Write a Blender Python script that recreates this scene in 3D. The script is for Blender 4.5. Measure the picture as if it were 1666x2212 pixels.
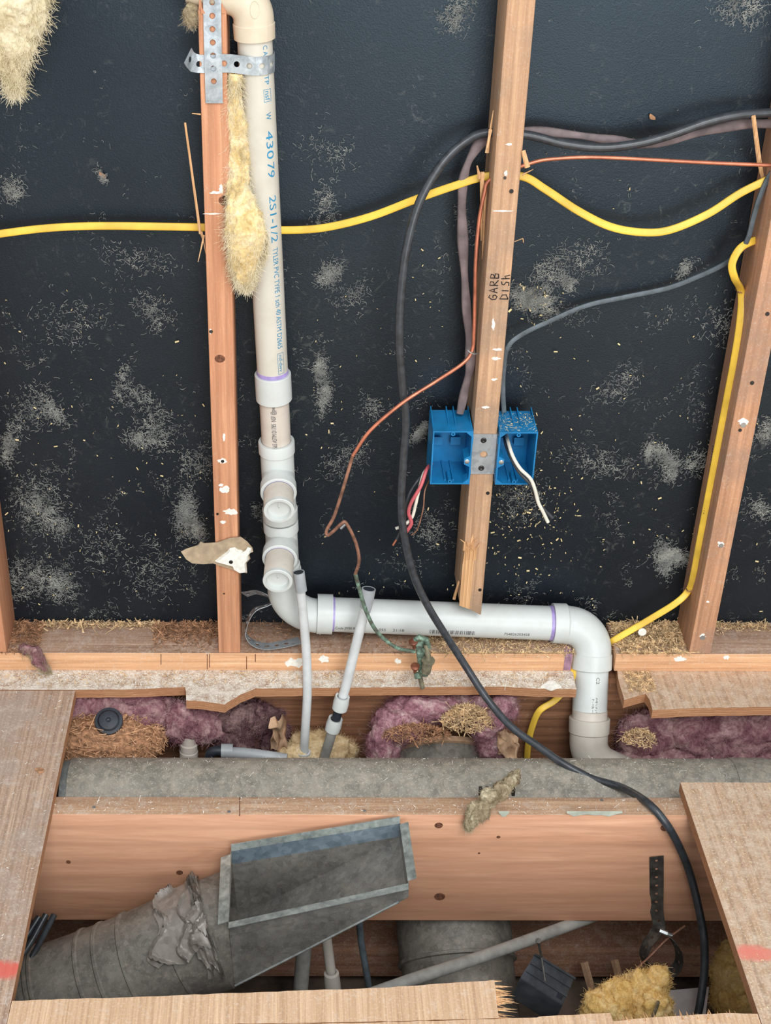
import bpy, bmesh, math, random
from mathutils import Vector, Matrix, noise
for o in list(bpy.data.objects): bpy.data.objects.remove(o)
SC = bpy.context.scene; COL = SC.collection
# ---------------------------------------------------------------- camera
F, TH, RO, PX, PY = 3050.76, math.radians(31.934), math.radians(0.087), 630.36, 1111.25
CAM = Vector((0, -1.9512, 1.5379))
_fw = Vector((0, math.cos(TH), -math.sin(TH))); _up = Vector((0, math.sin(TH), math.cos(TH))); _rt = Vector((1, 0, 0))
RT = math.cos(RO)*_rt + math.sin(RO)*_up; UP = -math.sin(RO)*_rt + math.cos(RO)*_up; FW = _fw
cd = bpy.data.cameras.new('camera'); cam = bpy.data.objects.new('camera', cd); COL.objects.link(cam)
cd.sensor_fit = 'VERTICAL'; cd.sensor_height = 36; cd.sensor_width = 27; cd.lens = F/2212*36
cd.shift_x = (833-PX)/2212; cd.shift_y = (PY-1106)/2212; cd.clip_start = .05
cam.matrix_world = Matrix(((RT.x, UP.x, -FW.x, CAM.x), (RT.y, UP.y, -FW.y, CAM.y), (RT.z, UP.z, -FW.z, CAM.z), (0, 0, 0, 1)))
SC.camera = cam
# ---------------------------------------------------------------- daylight: soft room light and a glazed patio door behind the viewer; overhead fill is added
w = bpy.data.worlds.new('world'); SC.world = w; w.use_nodes = True
bg = w.node_tree.nodes['Background']; bg.inputs[0].default_value = (.93, .97, 1.0, 1); bg.inputs[1].default_value = 0.72
def area(name, loc, target, sx, sy, power, col):
    l = bpy.data.lights.new(name, 'AREA'); l.shape = 'RECTANGLE'; l.size = sx; l.size_y = sy; l.energy = power; l.color = col
    o = bpy.data.objects.new(name, l); COL.objects.link(o); o.location = loc
    o.rotation_euler = (Vector(target)-Vector(loc)).to_track_quat('-Z', 'Y').to_euler(); return o
area('patio_door_daylight', (1.2, -4.6, 1.25), (.3, 0, .3), 2.2, 2.0, 62, (.95, .985, 1))
area('overhead_fill', (.5, -3.0, 3.4), (.3, -.3, -.2), 1.6, 1.6, 70, (.95, .98, 1))  # unseen overhead lamp, added to brighten the timbers below the joist
SC.view_settings.view_transform = 'Standard'; SC.view_settings.look = 'None'
SC.view_settings.exposure = 0.44; SC.view_settings.gamma = 1; SC.view_settings.use_curve_mapping = False
# ---------------------------------------------------------------- pixel helpers (1666 x 2212 frame): a pixel gives a direction, a plane gives the distance
def ray(u, v): return FW + RT*((u-PX)/F) - UP*((v-PY)/F)
def oy(u, v, y): d = ray(u, v); t = (y-CAM.y)/d.y; return CAM + d*t
def oz(u, v, z): d = ray(u, v); t = (z-CAM.z)/d.z; return CAM + d*t
def pj(P): d = P-CAM; z = d.dot(FW); return PX+F*d.dot(RT)/z, PY-F*d.dot(UP)/z
# ---------------------------------------------------------------- mesh builder
class MB:
    def __init__(s): s.v = []; s.f = []; s.m = []; s.mi = 0
    def add(s, vs, fs):
        n = len(s.v); s.v += [Vector(p) for p in vs]
        for f in fs: s.f.append([i+n for i in f]); s.m.append(s.mi)
    def box(s, a, b):
        x0, y0, z0 = a; x1, y1, z1 = b
        s.add([(x0,y0,z0),(x1,y0,z0),(x1,y1,z0),(x0,y1,z0),(x0,y0,z1),(x1,y0,z1),(x1,y1,z1),(x0,y1,z1)],
              [(3,2,1,0),(4,5,6,7),(0,1,5,4),(1,2,6,5),(2,3,7,6),(3,0,4,7)])
    def hexa(s, p):   # 8 points, bottom 4 then top 4
        s.add(p, [(3,2,1,0),(4,5,6,7),(0,1,5,4),(1,2,6,5),(2,3,7,6),(3,0,4,7)])
    def prism(s, pts, off, side=None):   # polygon extruded by offset vector
        n = len(pts); off = Vector(off); a = [Vector(p) for p in pts]; s.add(a+[p+off for p in a], [])
        b = len(s.v)-2*n
        s.f.append([b+i for i in range(n)]); s.m.append(s.mi)
        s.f.append([b+n+i for i in range(n)][::-1]); s.m.append(s.mi)
        for i in range(n):
            j = (i+1) % n; s.f.append([b+i, b+n+i, b+n+j, b+j]); s.m.append(s.mi if side is None else side)
    def rings(s, R, closed=False, caps=True):
        n = len(R[0]); b = len(s.v)
        for r in R: s.v += [Vector(p) for p in r]
        m = len(R)
        for i in range(m if closed else m-1):
            k = (i+1) % m
            for j in range(n):
                q = (j+1) % n; s.f.append([b+i*n+j, b+i*n+q, b+k*n+q, b+k*n+j]); s.m.append(s.mi)
        if caps and not closed:
            s.f.append([b+j for j in range(n)][::-1]); s.m.append(s.mi)
            s.f.append([b+(m-1)*n+j for j in range(n)]); s.m.append(s.mi)
    def tube(s, path, r, n=12, flat=None, hint=None, caps=True):
        P = [Vector(p) for p in path]; T = []
        for i in range(len(P)):
            a = P[max(i-1, 0)]; c = P[min(i+1, len(P)-1)]; d = c-a
            T.append(d.normalized() if d.length > 1e-9 else (T[-1] if T else Vector((0, 0, 1))))
        h = Vector(hint) if hint else None
        u = T[0].orthogonal().normalized(); R = []
        for i, t in enumerate(T):
            if h is not None:
                u = t.cross(h); u = u.normalized() if u.length > 1e-4 else t.orthogonal().normalized()
            else:
                u = u - t*u.dot(t); u.normalize()
            w_ = t.cross(u); rr = r[i] if isinstance(r, (list, tuple)) else r
            ring = []
            for k in range(n):
                a = 2*math.pi*k/n; c, q = math.cos(a), math.sin(a)
                if flat:
                    e = .6; c = math.copysign(abs(c)**e, c); q = math.copysign(abs(q)**e, q)
                    ring.append(P[i]+u*c*rr+w_*q*rr*flat)
                else: ring.append(P[i]+u*c*rr+w_*q*rr)
            R.append(ring)
        s.rings(R, caps=caps)
    def lathe(s, o, axis, prof, n=32, caps=False):
        o = Vector(o); ax = Vector(axis).normalized(); u = ax.orthogonal().normalized(); w_ = ax.cross(u)
        s.rings([[o+ax*d+(u*math.cos(2*math.pi*k/n)+w_*math.sin(2*math.pi*k/n))*r for k in range(n)] for d, r in prof], caps=caps)
    def grid(s, fn, nu, nv, wrapu=False):
        b = len(s.v); s.v += [Vector(fn(i/(nu if wrapu else nu-1), j/(nv-1))) for j in range(nv) for i in range(nu)]
        for j in range(nv-1):
            for i in range(nu if wrapu else nu-1):
                k = (i+1) % nu; s.f.append([b+j*nu+i, b+j*nu+k, b+(j+1)*nu+k, b+(j+1)*nu+i]); s.m.append(s.mi)
    def ribbon(s, pts, wd, nrm):
        b = len(s.v); n = len(pts)
        for i, p in enumerate(pts):
            t = (pts[min(i+1, n-1)]-pts[max(i-1, 0)]); sd = t.cross(nrm)
            sd = sd.normalized()*wd*.5 if sd.length > 1e-9 else Vector((wd*.5, 0, 0))
            s.v += [p-sd, p+sd]
        for i in range(n-1): s.f.append([b+2*i, b+2*i+1, b+2*i+3, b+2*i+2]); s.m.append(s.mi)
BASE = {}
def tag(o, label=None, cat=None, group=None, kind=None):
    if label: o['label'] = label
    if cat: o['category'] = cat
    if group: o['group'] = group
    if kind: o['kind'] = kind
    return o
def obj(name, mb, mat, parent=None, label=None, cat=None, group=None, kind=None, ang=32, bevel=0):
    lo = Vector([min(p[i] for p in mb.v) for i in range(3)]); hi = Vector([max(p[i] for p in mb.v) for i in range(3)])
    base = BASE[parent.name] if parent else Vector(((lo.x+hi.x)/2, (lo.y+hi.y)/2, lo.z))
    me = bpy.data.meshes.new(name); me.from_pydata([p-base for p in mb.v], [], mb.f)
    mats = mat if isinstance(mat, (list, tuple)) else [mat]
    for m in mats: me.materials.append(m)
    if len(mats) > 1: me.polygons.foreach_set('material_index', mb.m)
    if bevel or ang is not None:
        bm = bmesh.new(); bm.from_mesh(me)
        if bevel:
            bmesh.ops.recalc_face_normals(bm, faces=bm.faces)
            bmesh.ops.bevel(bm, geom=[e for e in bm.edges if len(e.link_faces) == 2 and e.calc_face_angle(0) > .6], offset=bevel, segments=2, profile=.5, affect='EDGES')
        elif len(mb.f) < 20000: bmesh.ops.recalc_face_normals(bm, faces=bm.faces)
        bm.to_mesh(me); bm.free()
    me.update()
    if ang is not None:
        me.shade_smooth(); me.set_sharp_from_angle(angle=math.radians(ang))
    o = bpy.data.objects.new(name, me); COL.objects.link(o)
    if parent: o.parent = parent
    else: o.location = base
    BASE[o.name] = base
    return tag(o, label, cat, group, kind)
def sub(name, mb, mat, part, **k):      # child of a part whose own origin equals its stored base
    return obj(name, mb, mat, part, **k)
def thing(name, label, cat, base, group=None, kind=None):
    o = bpy.data.objects.new(name, None); COL.objects.link(o); o.location = Vector(base); o.empty_display_size = .02
    BASE[o.name] = Vector(base); return tag(o, label, cat, group, kind)
def cr(P, n=8):   # Catmull-Rom through points
    P = [Vector(p) for p in P]; Q = [P[0]*2-P[1]]+P+[P[-1]*2-P[-2]]; out = []
    for i in range(1, len(Q)-2):
        a, b, c, d = Q[i-1:i+3]
        for k in range(n):
            t = k/n; out.append(.5*((2*b)+(c-a)*t+(2*a-5*b+4*c-d)*t*t+(3*b-a-3*c+d)*t**3))
    out.append(P[-1]); return out
def py(L, n=8): return cr([oy(u, v, y) for u, v, y in L], n)
def fillet(a, c, b, r, n=12):
    a, c, b = Vector(a), Vector(c), Vector(b); d1 = (a-c).normalized(); d2 = (b-c).normalized()
    half = d1.angle(d2)/2; L = r/math.tan(half); p1 = c+d1*L; p2 = c+d2*L
    o = c+(d1+d2).normalized()*(r/math.sin(half)); out = []
    v1 = p1-o; v2 = p2-o; tot = v1.angle(v2)
    for k in range(n+1):
        t = k/n; out.append(o+(v1*math.sin((1-t)*tot)+v2*math.sin(t*tot))/math.sin(tot))
    return out
# ---------------------------------------------------------------- materials
def lin(c): return tuple((x/255/12.92 if x/255 <= .04045 else ((x/255+.055)/1.055)**2.4) for x in c)+(1,)
class N:
    def __init__(s, name):
        s.m = bpy.data.materials.new(name); s.m.use_nodes = True; s.t = s.m.node_tree; s.b = s.t.nodes['Principled BSDF']
        s.co = s.n('ShaderNodeTexCoord').outputs['Object']
    def n(s, typ, **k):
        x = s.t.nodes.new(typ)
        for a, v in k.items(): setattr(x, a, v)
        return x
    def l(s, a, b): s.t.links.new(a, b)
    def mapping(s, sc, loc=(0, 0, 0), rot=(0, 0, 0)):
        m = s.n('ShaderNodeMapping'); m.inputs['Scale'].default_value = sc; m.inputs['Location'].default_value = loc; m.inputs['Rotation'].default_value = rot
        s.l(s.co, m.inputs[0]); return m.outputs[0]
    def noise(s, co, sc, det=4, rough=.55, dist=0):
        x = s.n('ShaderNodeTexNoise'); x.inputs['Scale'].default_value = sc; x.inputs['Detail'].default_value = det
        x.inputs['Roughness'].default_value = rough; x.inputs['Distortion'].default_value = dist; s.l(co, x.inputs['Vector']); return x.outputs[0]
    def ramp(s, fac, stops):
        r = s.n('ShaderNodeValToRGB'); e = r.color_ramp.elements
        while len(e) < len(stops): e.new(.5)
        for q, (p, c) in zip(e, stops): q.position = p; q.color = c if len(c) == 4 else lin(c)
        s.l(fac, r.inputs[0]); return r.outputs[0]
    def mix(s, fac, a, b, mode='MIX'):
        x = s.n('ShaderNodeMix', data_type='RGBA', blend_type=mode)
        for sock, v in ((x.inputs[0], fac), (x.inputs[6], a), (x.inputs[7], b)):
            if isinstance(v, (int, float)): sock.default_value = v
            elif isinstance(v, tuple): sock.default_value = v if len(v) == 4 else lin(v)
            else: s.l(v, sock)
        return x.outputs[2]
    def bump(s, h, st=.3, d=.001):
        x = s.n('ShaderNodeBump'); x.inputs['Strength'].default_value = st; x.inputs['Distance'].default_value = d; s.l(h, x.inputs['Height']); s.l(x.outputs[0], s.b.inputs['Normal'])
    def done(s, col, rough=.6, metal=0, spec=.4):
        if isinstance(col, tuple): s.b.inputs['Base Color'].default_value = col if len(col) == 4 else lin(col)
        else: s.l(col, s.b.inputs['Base Color'])
        if isinstance(rough, (int, float)): s.b.inputs['Roughness'].default_value = rough
        else: s.l(rough, s.b.inputs['Roughness'])
        s.b.inputs['Metallic'].default_value = metal; s.b.inputs['Specular IOR Level'].default_value = spec; return s.m
G = lambda x: (x, x, x, 1)
def plain(name, c, rough=.5, metal=0, spec=.4, var=.12, sc=60, bump=0):
    s = N(name); nz = s.noise(s.co, sc, 4); d = tuple(int(x*(1-var)) for x in c)
    e = tuple(min(255, int(x*(1+var*.5))) for x in c)
    if bump: s.bump(nz, bump, .0008)
    return s.done(s.ramp(nz, [(.3, d), (.7, e)]), rough, metal, spec)
def wood(name, light, dark, axis='x', ring=60, dust=0, dustc=(206, 196, 182), stain=None, rough=.75, k=1.0, spots=()):
    s = N(name); al = 2.2; ac = ring
    sc = {'x': (al, ac, ac), 'y': (ac, al, ac), 'z': (ac, ac, al)}[axis]
    co = s.mapping(sc); nz = s.noise(co, 1.0, 6, .6, 1.1)
    fine = s.noise(s.mapping(tuple(x*6 for x in sc)), 1.0, 4, .65)
    dk2 = tuple(int(x*.78) for x in dark); lt2 = tuple(min(255, int(x*1.06)) for x in light)
    col = s.ramp(nz, [(.28, dk2), (.42, dark), (.55, tuple((a+b)//2 for a, b in zip(light, dark))), (.7, lt2)])
    col = s.mix(.45*k, col, s.ramp(fine, [(.3, dk2), (.5, dark), (.68, lt2)]), 'MIX')
    wv = s.n('ShaderNodeTexWave'); wv.bands_direction = {'x': 'Z', 'y': 'X', 'z': 'X'}[axis]; wv.inputs['Scale'].default_value = ring*.32; wv.inputs['Distortion'].default_value = 5; wv.inputs['Detail'].default_value = 3; wv.inputs['Detail Scale'].default_value = .25
    ml = s.mapping({'x': (.12, 1, 1), 'y': (1, .12, 1), 'z': (1, 1, .12)}[axis]); s.l(ml, wv.inputs['Vector'])
    col = s.mix(s.ramp(wv.outputs[1], [(.0, G(.0)), (.75, G(.05)), (.95, G(.5*k))]), col, dk2)
    big = s.noise(s.co, 6, 3); col = s.mix(s.ramp(big, [(.35, G(0)), (.75, G(.4))]), col, dark)
    if stain: col = s.mix(s.ramp(s.noise(s.co, 9, 4, .6), [(.46, G(0)), (.64, G(.75))]), col, stain)
    if dust:
        dn = s.noise(s.co, 44, 9, .78); lo = .62-.3*dust
        col = s.mix(s.ramp(dn, [(lo, G(0)), (lo+.2, G(.85))]), col, dustc)
        col = s.mix(s.ramp(s.noise(s.co, 300, 2, .5), [(.56, G(0)), (.66, G(.8*dust))]), col, tuple(min(255, x+22) for x in dustc))
        col = s.mix(s.ramp(s.noise(s.co, 420, 2, .5), [(.58, G(0)), (.68, G(.7*dust))]), col, tuple(int(x*.72) for x in dark))
    for x, y, rx, ry, c in spots:
        m = s.mapping((1/rx, 1/ry, 0), (-x/rx, -y/ry, 0)); g = s.n('ShaderNodeTexGradient', gradient_type='SPHERICAL'); s.l(m, g.inputs[0])
        mm = s.n('ShaderNodeMath', operation='MULTIPLY'); s.l(g.outputs[1], mm.inputs[0]); s.l(s.noise(s.co, 90, 5, .7), mm.inputs[1])
        col = s.mix(s.ramp(mm.outputs[0], [(.06, G(0)), (.28, G(.85))]), col, c)
    s.bump(fine, .3, .0006); return s.done(col, rough, 0, .25)
def fibre(name, dark, mid, pale, sc=26):
    s = N(name); n1 = s.noise(s.co, sc, 8, .72, .8); n2 = s.noise(s.co, sc*9, 4, .7)
    col = s.ramp(n1, [(.3, dark), (.47, mid), (.66, pale)]); col = s.mix(s.ramp(n2, [(.35, G(.45)), (.6, G(0))]), col, dark)
    s.bump(n2, .7, .0015); return s.done(col, 1, 0, .03)
# ================================================================ materials used
M = {}
_q = oz(8, 2095, 0); SPL = ((_q.x, _q.y+.5, .045, .022, (216, 96, 84)),)
_q = oz(1640, 2062, 0); _q2 = oz(1620, 2052, 0); SPR = ((_q.x, _q.y+.5, .06, .016, (220, 128, 112)), (_q2.x, _q2.y+.5, .03, .014, (220, 128, 112)))
def felt():
    s = N('black_felt'); f = s.noise(s.mapping((1, 1, 1)), 420, 3, .7); b = s.noise(s.co, 7, 4, .6)
    c = s.ramp(f, [(.3, (8, 10, 14)), (.62, (20, 23, 29)), (.8, (40, 44, 52))])
    c = s.mix(s.ramp(b, [(.4, G(0)), (.7, G(.45))]), c, (30, 32, 37))
    # lint caught on the felt
    ln = s.noise(s.co, 46, 9, .78, 1.6); zone = s.noise(s.co, 5, 4, .6)
    c = s.mix(s.ramp(ln, [(.56, G(0)), (.72, G(.55))]), c, s.ramp(zone, [(.42, (30, 33, 38)), (.62, (120, 120, 112))]))
    s.bump(f, .5, .0008); s.b.inputs['Specular Tint'].default_value = (.6, .82, 1, 1); return s.done(c, .37, 0, .62)  # blue specular tint imitates the bluish glare on the upper felt
M['felt'] = felt()
M['stud_a'] = wood('stud_orange_wood', (220, 164, 126), (194, 136, 102), 'z', 55, dust=.06, k=.7)
M['stud_b'] = wood('stud_tan_wood', (222, 182, 144), (186, 146, 114), 'z', 75, dust=.12, stain=(160, 134, 112), k=.7)
M['stud_c'] = wood('stud_brown_wood', (218, 166, 128), (186, 138, 106), 'z', 60, dust=.16, stain=(164, 132, 112), k=.7)
M['plate'] = wood('plate_wood', (238, 194, 152), (216, 164, 122), 'x', 70, dust=.16, k=.7)
M['plate_grey'] = wood('weathered_wood', (196, 164, 140), (160, 128, 106), 'x', 60, dust=.42, dustc=(190, 172, 158))
M['rim'] = wood('rim_joist_wood', (176, 128, 96), (128, 88, 64), 'x', 50, dust=.02)
M['joist'] = wood('joist_wood', (222, 172, 140), (204, 150, 118), 'x', 26, dust=0, k=.5)
M['joist_top'] = wood('joist_top_wood', (206, 170, 138), (172, 136, 108), 'x', 55, dust=.38, dustc=(196, 180, 164))
M['ply'] = wood('subfloor_plywood', (208, 180, 156), (170, 140, 118), 'y', 85, dust=.34, dustc=(208, 194, 182), stain=(172, 154, 142), spots=SPL)
M['ply_x'] = wood('subfloor_plywood_crossgrain', (232, 200, 166), (204, 166, 132), 'y', 120, dust=.3, dustc=(222, 204, 186), k=.6)
M['ply_dusty'] = wood('dusty_subfloor', (198, 168, 140), (160, 128, 104), 'x', 60, dust=.85, dustc=(232, 226, 214))
M['ply_sawdust'] = wood('sawdust_subfloor', (212, 180, 150), (184, 150, 122), 'y', 60, dust=.6, dustc=(210, 190, 168), spots=SPR)
M['ply_edge'] = wood('plywood_cut_edge', (206, 158, 118), (166, 116, 82), 'x', 240)
M['fresh'] = wood('fresh_split_wood', (238, 200, 154), (214, 164, 116), 'z', 160)
M['lower'] = wood('basement_beam_wood', (198, 152, 124), (160, 116, 92), 'x', 40, dust=.45, dustc=(188, 164, 146))
M['dark'] = plain('dark_crawlspace', (128, 110, 98), .95, 0, .1, .4, 12, .5)
# plastics, metals
def pvc(name, c, dirt, amt):
    s = N(name); nz = s.noise(s.co, 22, 5, .65); st = s.noise(s.mapping((60, 60, 4)), 1, 3)
    col = s.mix(s.ramp(nz, [(.45, G(0)), (.75, G(amt))]), c, dirt); col = s.mix(s.ramp(st, [(.6, G(0)), (.8, G(amt*.6))]), col, dirt)
    return s.done(col, .38, 0, .45)
M['pvc_old'] = pvc('pvc_aged_cream', (206, 201, 188), (186, 176, 158), .5)
M['pvc_beige'] = pvc('pvc_elbow_cream', (216, 202, 178), (196, 172, 142), .5)
M['pvc'] = pvc('pvc_white', (205, 209, 205), (184, 182, 174), .35)
M['pvc_tan'] = pvc('pvc_dusty_tan', (206, 196, 184), (180, 166, 152), .6)
M['pvc_dust'] = pvc('pvc_dusty_grey', (196, 188, 176), (168, 158, 146), .6)
M['primer'] = plain('purple_primer', (168, 150, 204), .35, 0, .5, .15)
M['ink_blue'] = plain('blue_ink', (52, 138, 178), .6, 0, .2, .1)
M['ink_grey'] = plain('grey_ink', (110, 108, 108), .6, 0, .2, .1)
M['ink_black'] = plain('black_ink', (40, 38, 40), .6, 0, .2, .1)
def galv(name, c, d, sc=30, metal=.55, rough=.45, dust=0, dustc=(150, 142, 126)):
    s = N(name); v = s.n('ShaderNodeTexVoronoi'); v.inputs['Scale'].default_value = 120; s.l(s.co, v.inputs['Vector'])
    nz = s.noise(s.co, sc, 6, .65); col = s.ramp(nz, [(.32, d), (.68, c)]); bw = s.n('ShaderNodeRGBToBW'); s.l(v.outputs['Color'], bw.inputs[0]); col = s.mix(.3, col, bw.outputs[0], 'SOFT_LIGHT')
    if dust:
        dn = s.noise(s.co, 60, 8, .75); lo = .6-.25*dust
        col = s.mix(s.ramp(dn, [(lo, G(0)), (lo+.2, G(.85))]), col, dustc)
        col = s.mix(s.ramp(s.noise(s.co, 330, 2), [(.58, G(0)), (.68, G(.8*dust))]), col, tuple(min(255, x+40) for x in dustc))
    s.bump(nz, .15, .0006); return s.done(col, rough, metal, .5)
M['galv'] = galv('galvanised_strap', (196, 204, 208), (142, 152, 158), 60, .6, .42)
M['galv_box'] = galv('galvanised_boot', (164, 168, 164), (118, 122, 120), 14, .25, .5, .3, (150, 142, 128))
M['galv_rim'] = galv('galvanised_rim', (136, 150, 160), (108, 122, 132), 30, .3, .45)
M['boot_body'] = galv('boot_body', (140, 136, 128), (98, 96, 92), 12, .2, .52, .3, (136, 128, 116))
M['galv_flange'] = galv('galvanised_flange', (178, 184, 178), (122, 130, 126), 60, .4, .45)
M['duct'] = galv('dusty_duct', (160, 154, 142), (122, 118, 108), 18, .1, .6, .5, (176, 164, 146))
M['duct_dark'] = galv('dark_duct', (138, 132, 122), (98, 94, 88), 16, .15, .6, .25, (152, 140, 124))
M['tape'] = galv('duct_tape', (150, 142, 134), (124, 116, 108), 14, .15, .42)
M['plate_m'] = galv('zinc_plate', (172, 176, 178), (150, 154, 156), 40, .45, .5)
M['steel_dark'] = galv('black_hanger_strap', (98, 94, 88), (50, 48, 46), 40, .4, .42)
M['screw'] = plain('dark_screw', (66, 64, 62), .4, .7, .5, .3)
M['screw_zinc'] = plain('zinc_screw', (190, 196, 196), .3, .8, .5, .1)
M['copper'] = plain('copper_wire', (202, 124, 96), .34, .55, .5, .2, 40)
M['copper_old'] = plain('oxidised_copper', (150, 108, 88), .5, .3, .4, .3, 70)
def verd():
    s = N('verdigris_copper'); n = s.noise(s.co, 90, 5, .7)
    return s.done(s.ramp(n, [(.35, (82, 74, 62)), (.5, (96, 116, 100)), (.68, (150, 176, 156))]), .7, .1, .3)
M['verd'] = verd()
M['bronze'] = plain('bronze_bolt', (140, 84, 62), .42, .45, .5, .35, 120)
M['brass'] = plain('dull_brass', (140, 134, 112), .5, .4, .5, .3, 90)
M['yellow'] = plain('yellow_cable_jacket', (240, 196, 72), .42, 0, .45, .14, 18)
M['cable_black'] = plain('black_cable_jacket', (56, 60, 64), .33, 0, .5, .25, 90)
M['cable_grey'] = plain('charcoal_cable_jacket', (82, 92, 98), .45, 0, .45, .25, 60)
M['cable_brown'] = plain('brown_cable_jacket', (122, 108, 108), .6, 0, .3, .2, 40, .3)
M['wire_red'] = plain('red_wire', (206, 98, 104), .4, 0, .5, .1)
M['wire_white'] = plain('white_wire', (226, 220, 204), .4, 0, .5, .08)
M['blue'] = plain('blue_box_plastic', (24, 124, 180), .36, 0, .5, .14, 30)
M['pex'] = plain('translucent_white_tube', (204, 206, 204), .34, 0, .5, .06, 40)
M['pex_grey'] = plain('grey_tube', (168, 172, 174), .4, 0, .45, .1, 30)
M['pex_dusty'] = plain('dusty_grey_tube', (150, 148, 142), .6, 0, .3, .14, 50)
M['rubber'] = plain('black_rubber', (40, 46, 54), .5, 0, .45, .25, 80)
M['bat_yel'] = fibre('yellow_fibreglass', (176, 146, 92), (234, 206, 146), (250, 236, 196))
M['bat_pale'] = fibre('pale_fibreglass', (170, 154, 118), (226, 212, 176), (246, 238, 214))
M['bat_grey'] = fibre('dirty_fibreglass', (98, 84, 66), (158, 142, 114), (214, 202, 172))
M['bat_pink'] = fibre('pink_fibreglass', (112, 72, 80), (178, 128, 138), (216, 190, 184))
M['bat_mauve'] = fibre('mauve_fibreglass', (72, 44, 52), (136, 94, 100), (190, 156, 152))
M['bat_gold'] = fibre('golden_fibreglass', (176, 132, 70), (236, 196, 122), (250, 224, 168)); M['bat_tan'] = fibre('tan_fibreglass', (176, 146, 104), (222, 194, 150), (240, 222, 186))
M['shave'] = plain('wood_shavings', (222, 186, 142), .85, 0, .15, .35, 120)
M['shave_dk'] = plain('brown_shavings', (176, 132, 100), .9, 0, .1, .4, 120)
M['heap'] = plain('rusty_shavings', (204, 158, 120), .9, 0, .1, .35, 120); M['lint'] = fibre('grey_lint', (96, 97, 94), (146, 147, 142), (196, 195, 184))
M['chip'] = plain('pale_wood_chip', (240, 222, 176), .85, 0, .1, .15, 60)
M['plaster'] = plain('white_plaster', (240, 236, 226), .9, 0, .1, .08, 160, .6)
M['paper'] = plain('drywall_paper', (176, 156, 130), .85, 0, .15, .16, 60)
M['kraft'] = plain('kraft_paper', (190, 156, 126), .85, 0, .1, .3, 30)
M['knot'] = plain('wood_knot', (112, 74, 56), .8, 0, .2, .45, 200)
M['red_paint'] = plain('red_spray_paint', (214, 120, 104), .8, 0, .1, .25, 40)
# ================================================================ the setting
WY = .089
mb = MB()
mb.grid(lambda a, b: (-1.5+3.6*a, WY+.0035*(1+noise.noise((a*9, b*7, 3.1)))*.6+.004*max(0, noise.noise((a*22, b*5, 9.))), -.3+2.6*b), 90, 70)
obj('wall_back', mb, M['felt'], kind='structure', ang=60)
mb = MB(); mb.box((-2.6, .02, -1.3), (2.6, .05, -.253)); obj('wall_foundation', mb, M['dark'], kind='structure')
mb = MB(); mb.box((-2.6, -4, -.68), (2.6, .02, -.64)); obj('floor_crawlspace', mb, M['dark'], kind='structure')
mb = MB(); mb.box((-2.63, -4, -.95), (-2.6, .05, 0)); obj('wall_left', mb, M['dark'], kind='structure')
mb = MB(); mb.box((2.6, -4, -.95), (2.63, .05, 0)); obj('wall_right', mb, M['dark'], kind='structure')
# subfloor: plywood left around the cut-out
T = .018
fl = thing('floor', None, None, (0, -.5, 0), kind='structure')
def slab(poly, mats, off=T, jag=0, ztop=0., name='plywood_panel', jr=4):
    mb = MB(); pts = []
    rnd = random.Random(len(poly)*7+int(abs(poly[0][0])*13))
    n = len(poly)
    for i, p in enumerate(poly):
        p = Vector(p); q = Vector(poly[(i+1) % n]); pts.append(p)
        if jag and (q-p).length < 1.2:
            k = int((q-p).length/.012)
            for t in range(1, k):
                d = (q-p).normalized(); pts.append(p+(q-p)*(t/k)+Vector((-d.y, d.x, 0))*rnd.uniform(-jag, jag))
    mb.prism([Vector((p.x, p.y, ztop)) for p in pts], (0, 0, -off), side=1)
    return obj(name, mb, mats, fl, ang=30)
Z = lambda u, v: oz(u, v, 0)
xl = Z(163, 1490).x; xr = Z(1470, 1690).x
# strip in front of the wall plate, left of the drain and right of it
P = [Vector((-2.6, .089, 0)), Vector((-2.6, Z(160, 1490).y, 0))]+[Z(u, v) for u, v in ((163, 1490), (280, 1489), (400, 1484), (402, 1513), (440, 1515), (485, 1522), (520, 1500), (552, 1487), (700, 1486), (900, 1484), (1090, 1483), (1150, 1487), (1246, 1489), (1238, 1452))]
P += [Vector((Z(1236, 1447).x, .089, 0))]
slab(P, [M['ply_dusty'], M['ply_edge']], jag=.0008)
P = [Vector((Z(1336, 1447).x, .089, 0))]+[Z(u, v) for u, v in ((1334, 1450), (1338, 1475), (1349, 1512), (1395, 1499), (1404, 1512), (1410, 1534), (1520, 1529), (1666, 1527))]
P += [Vector((2.6, P[-1].y, 0)), Vector((2.6, .089, 0))]
slab(P, [M['ply_sawdust'], M['ply_edge']], jag=.0008)
yl = Z(163, 1492).y
slab([(-2.6, yl, 0), (-2.6, -3.6, 0), (xl, -3.6, 0), (xl, yl, 0)], [M['ply'], M['ply_edge']], jag=.0005)
yr = Z(1470, 1690).y
slab([(xr, yr, 0), (xr, -3.6, 0), (2.6, -3.6, 0), (2.6, yr-.006, 0)], [M['ply_sawdust'], M['ply_edge']], jag=.0005)
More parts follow.
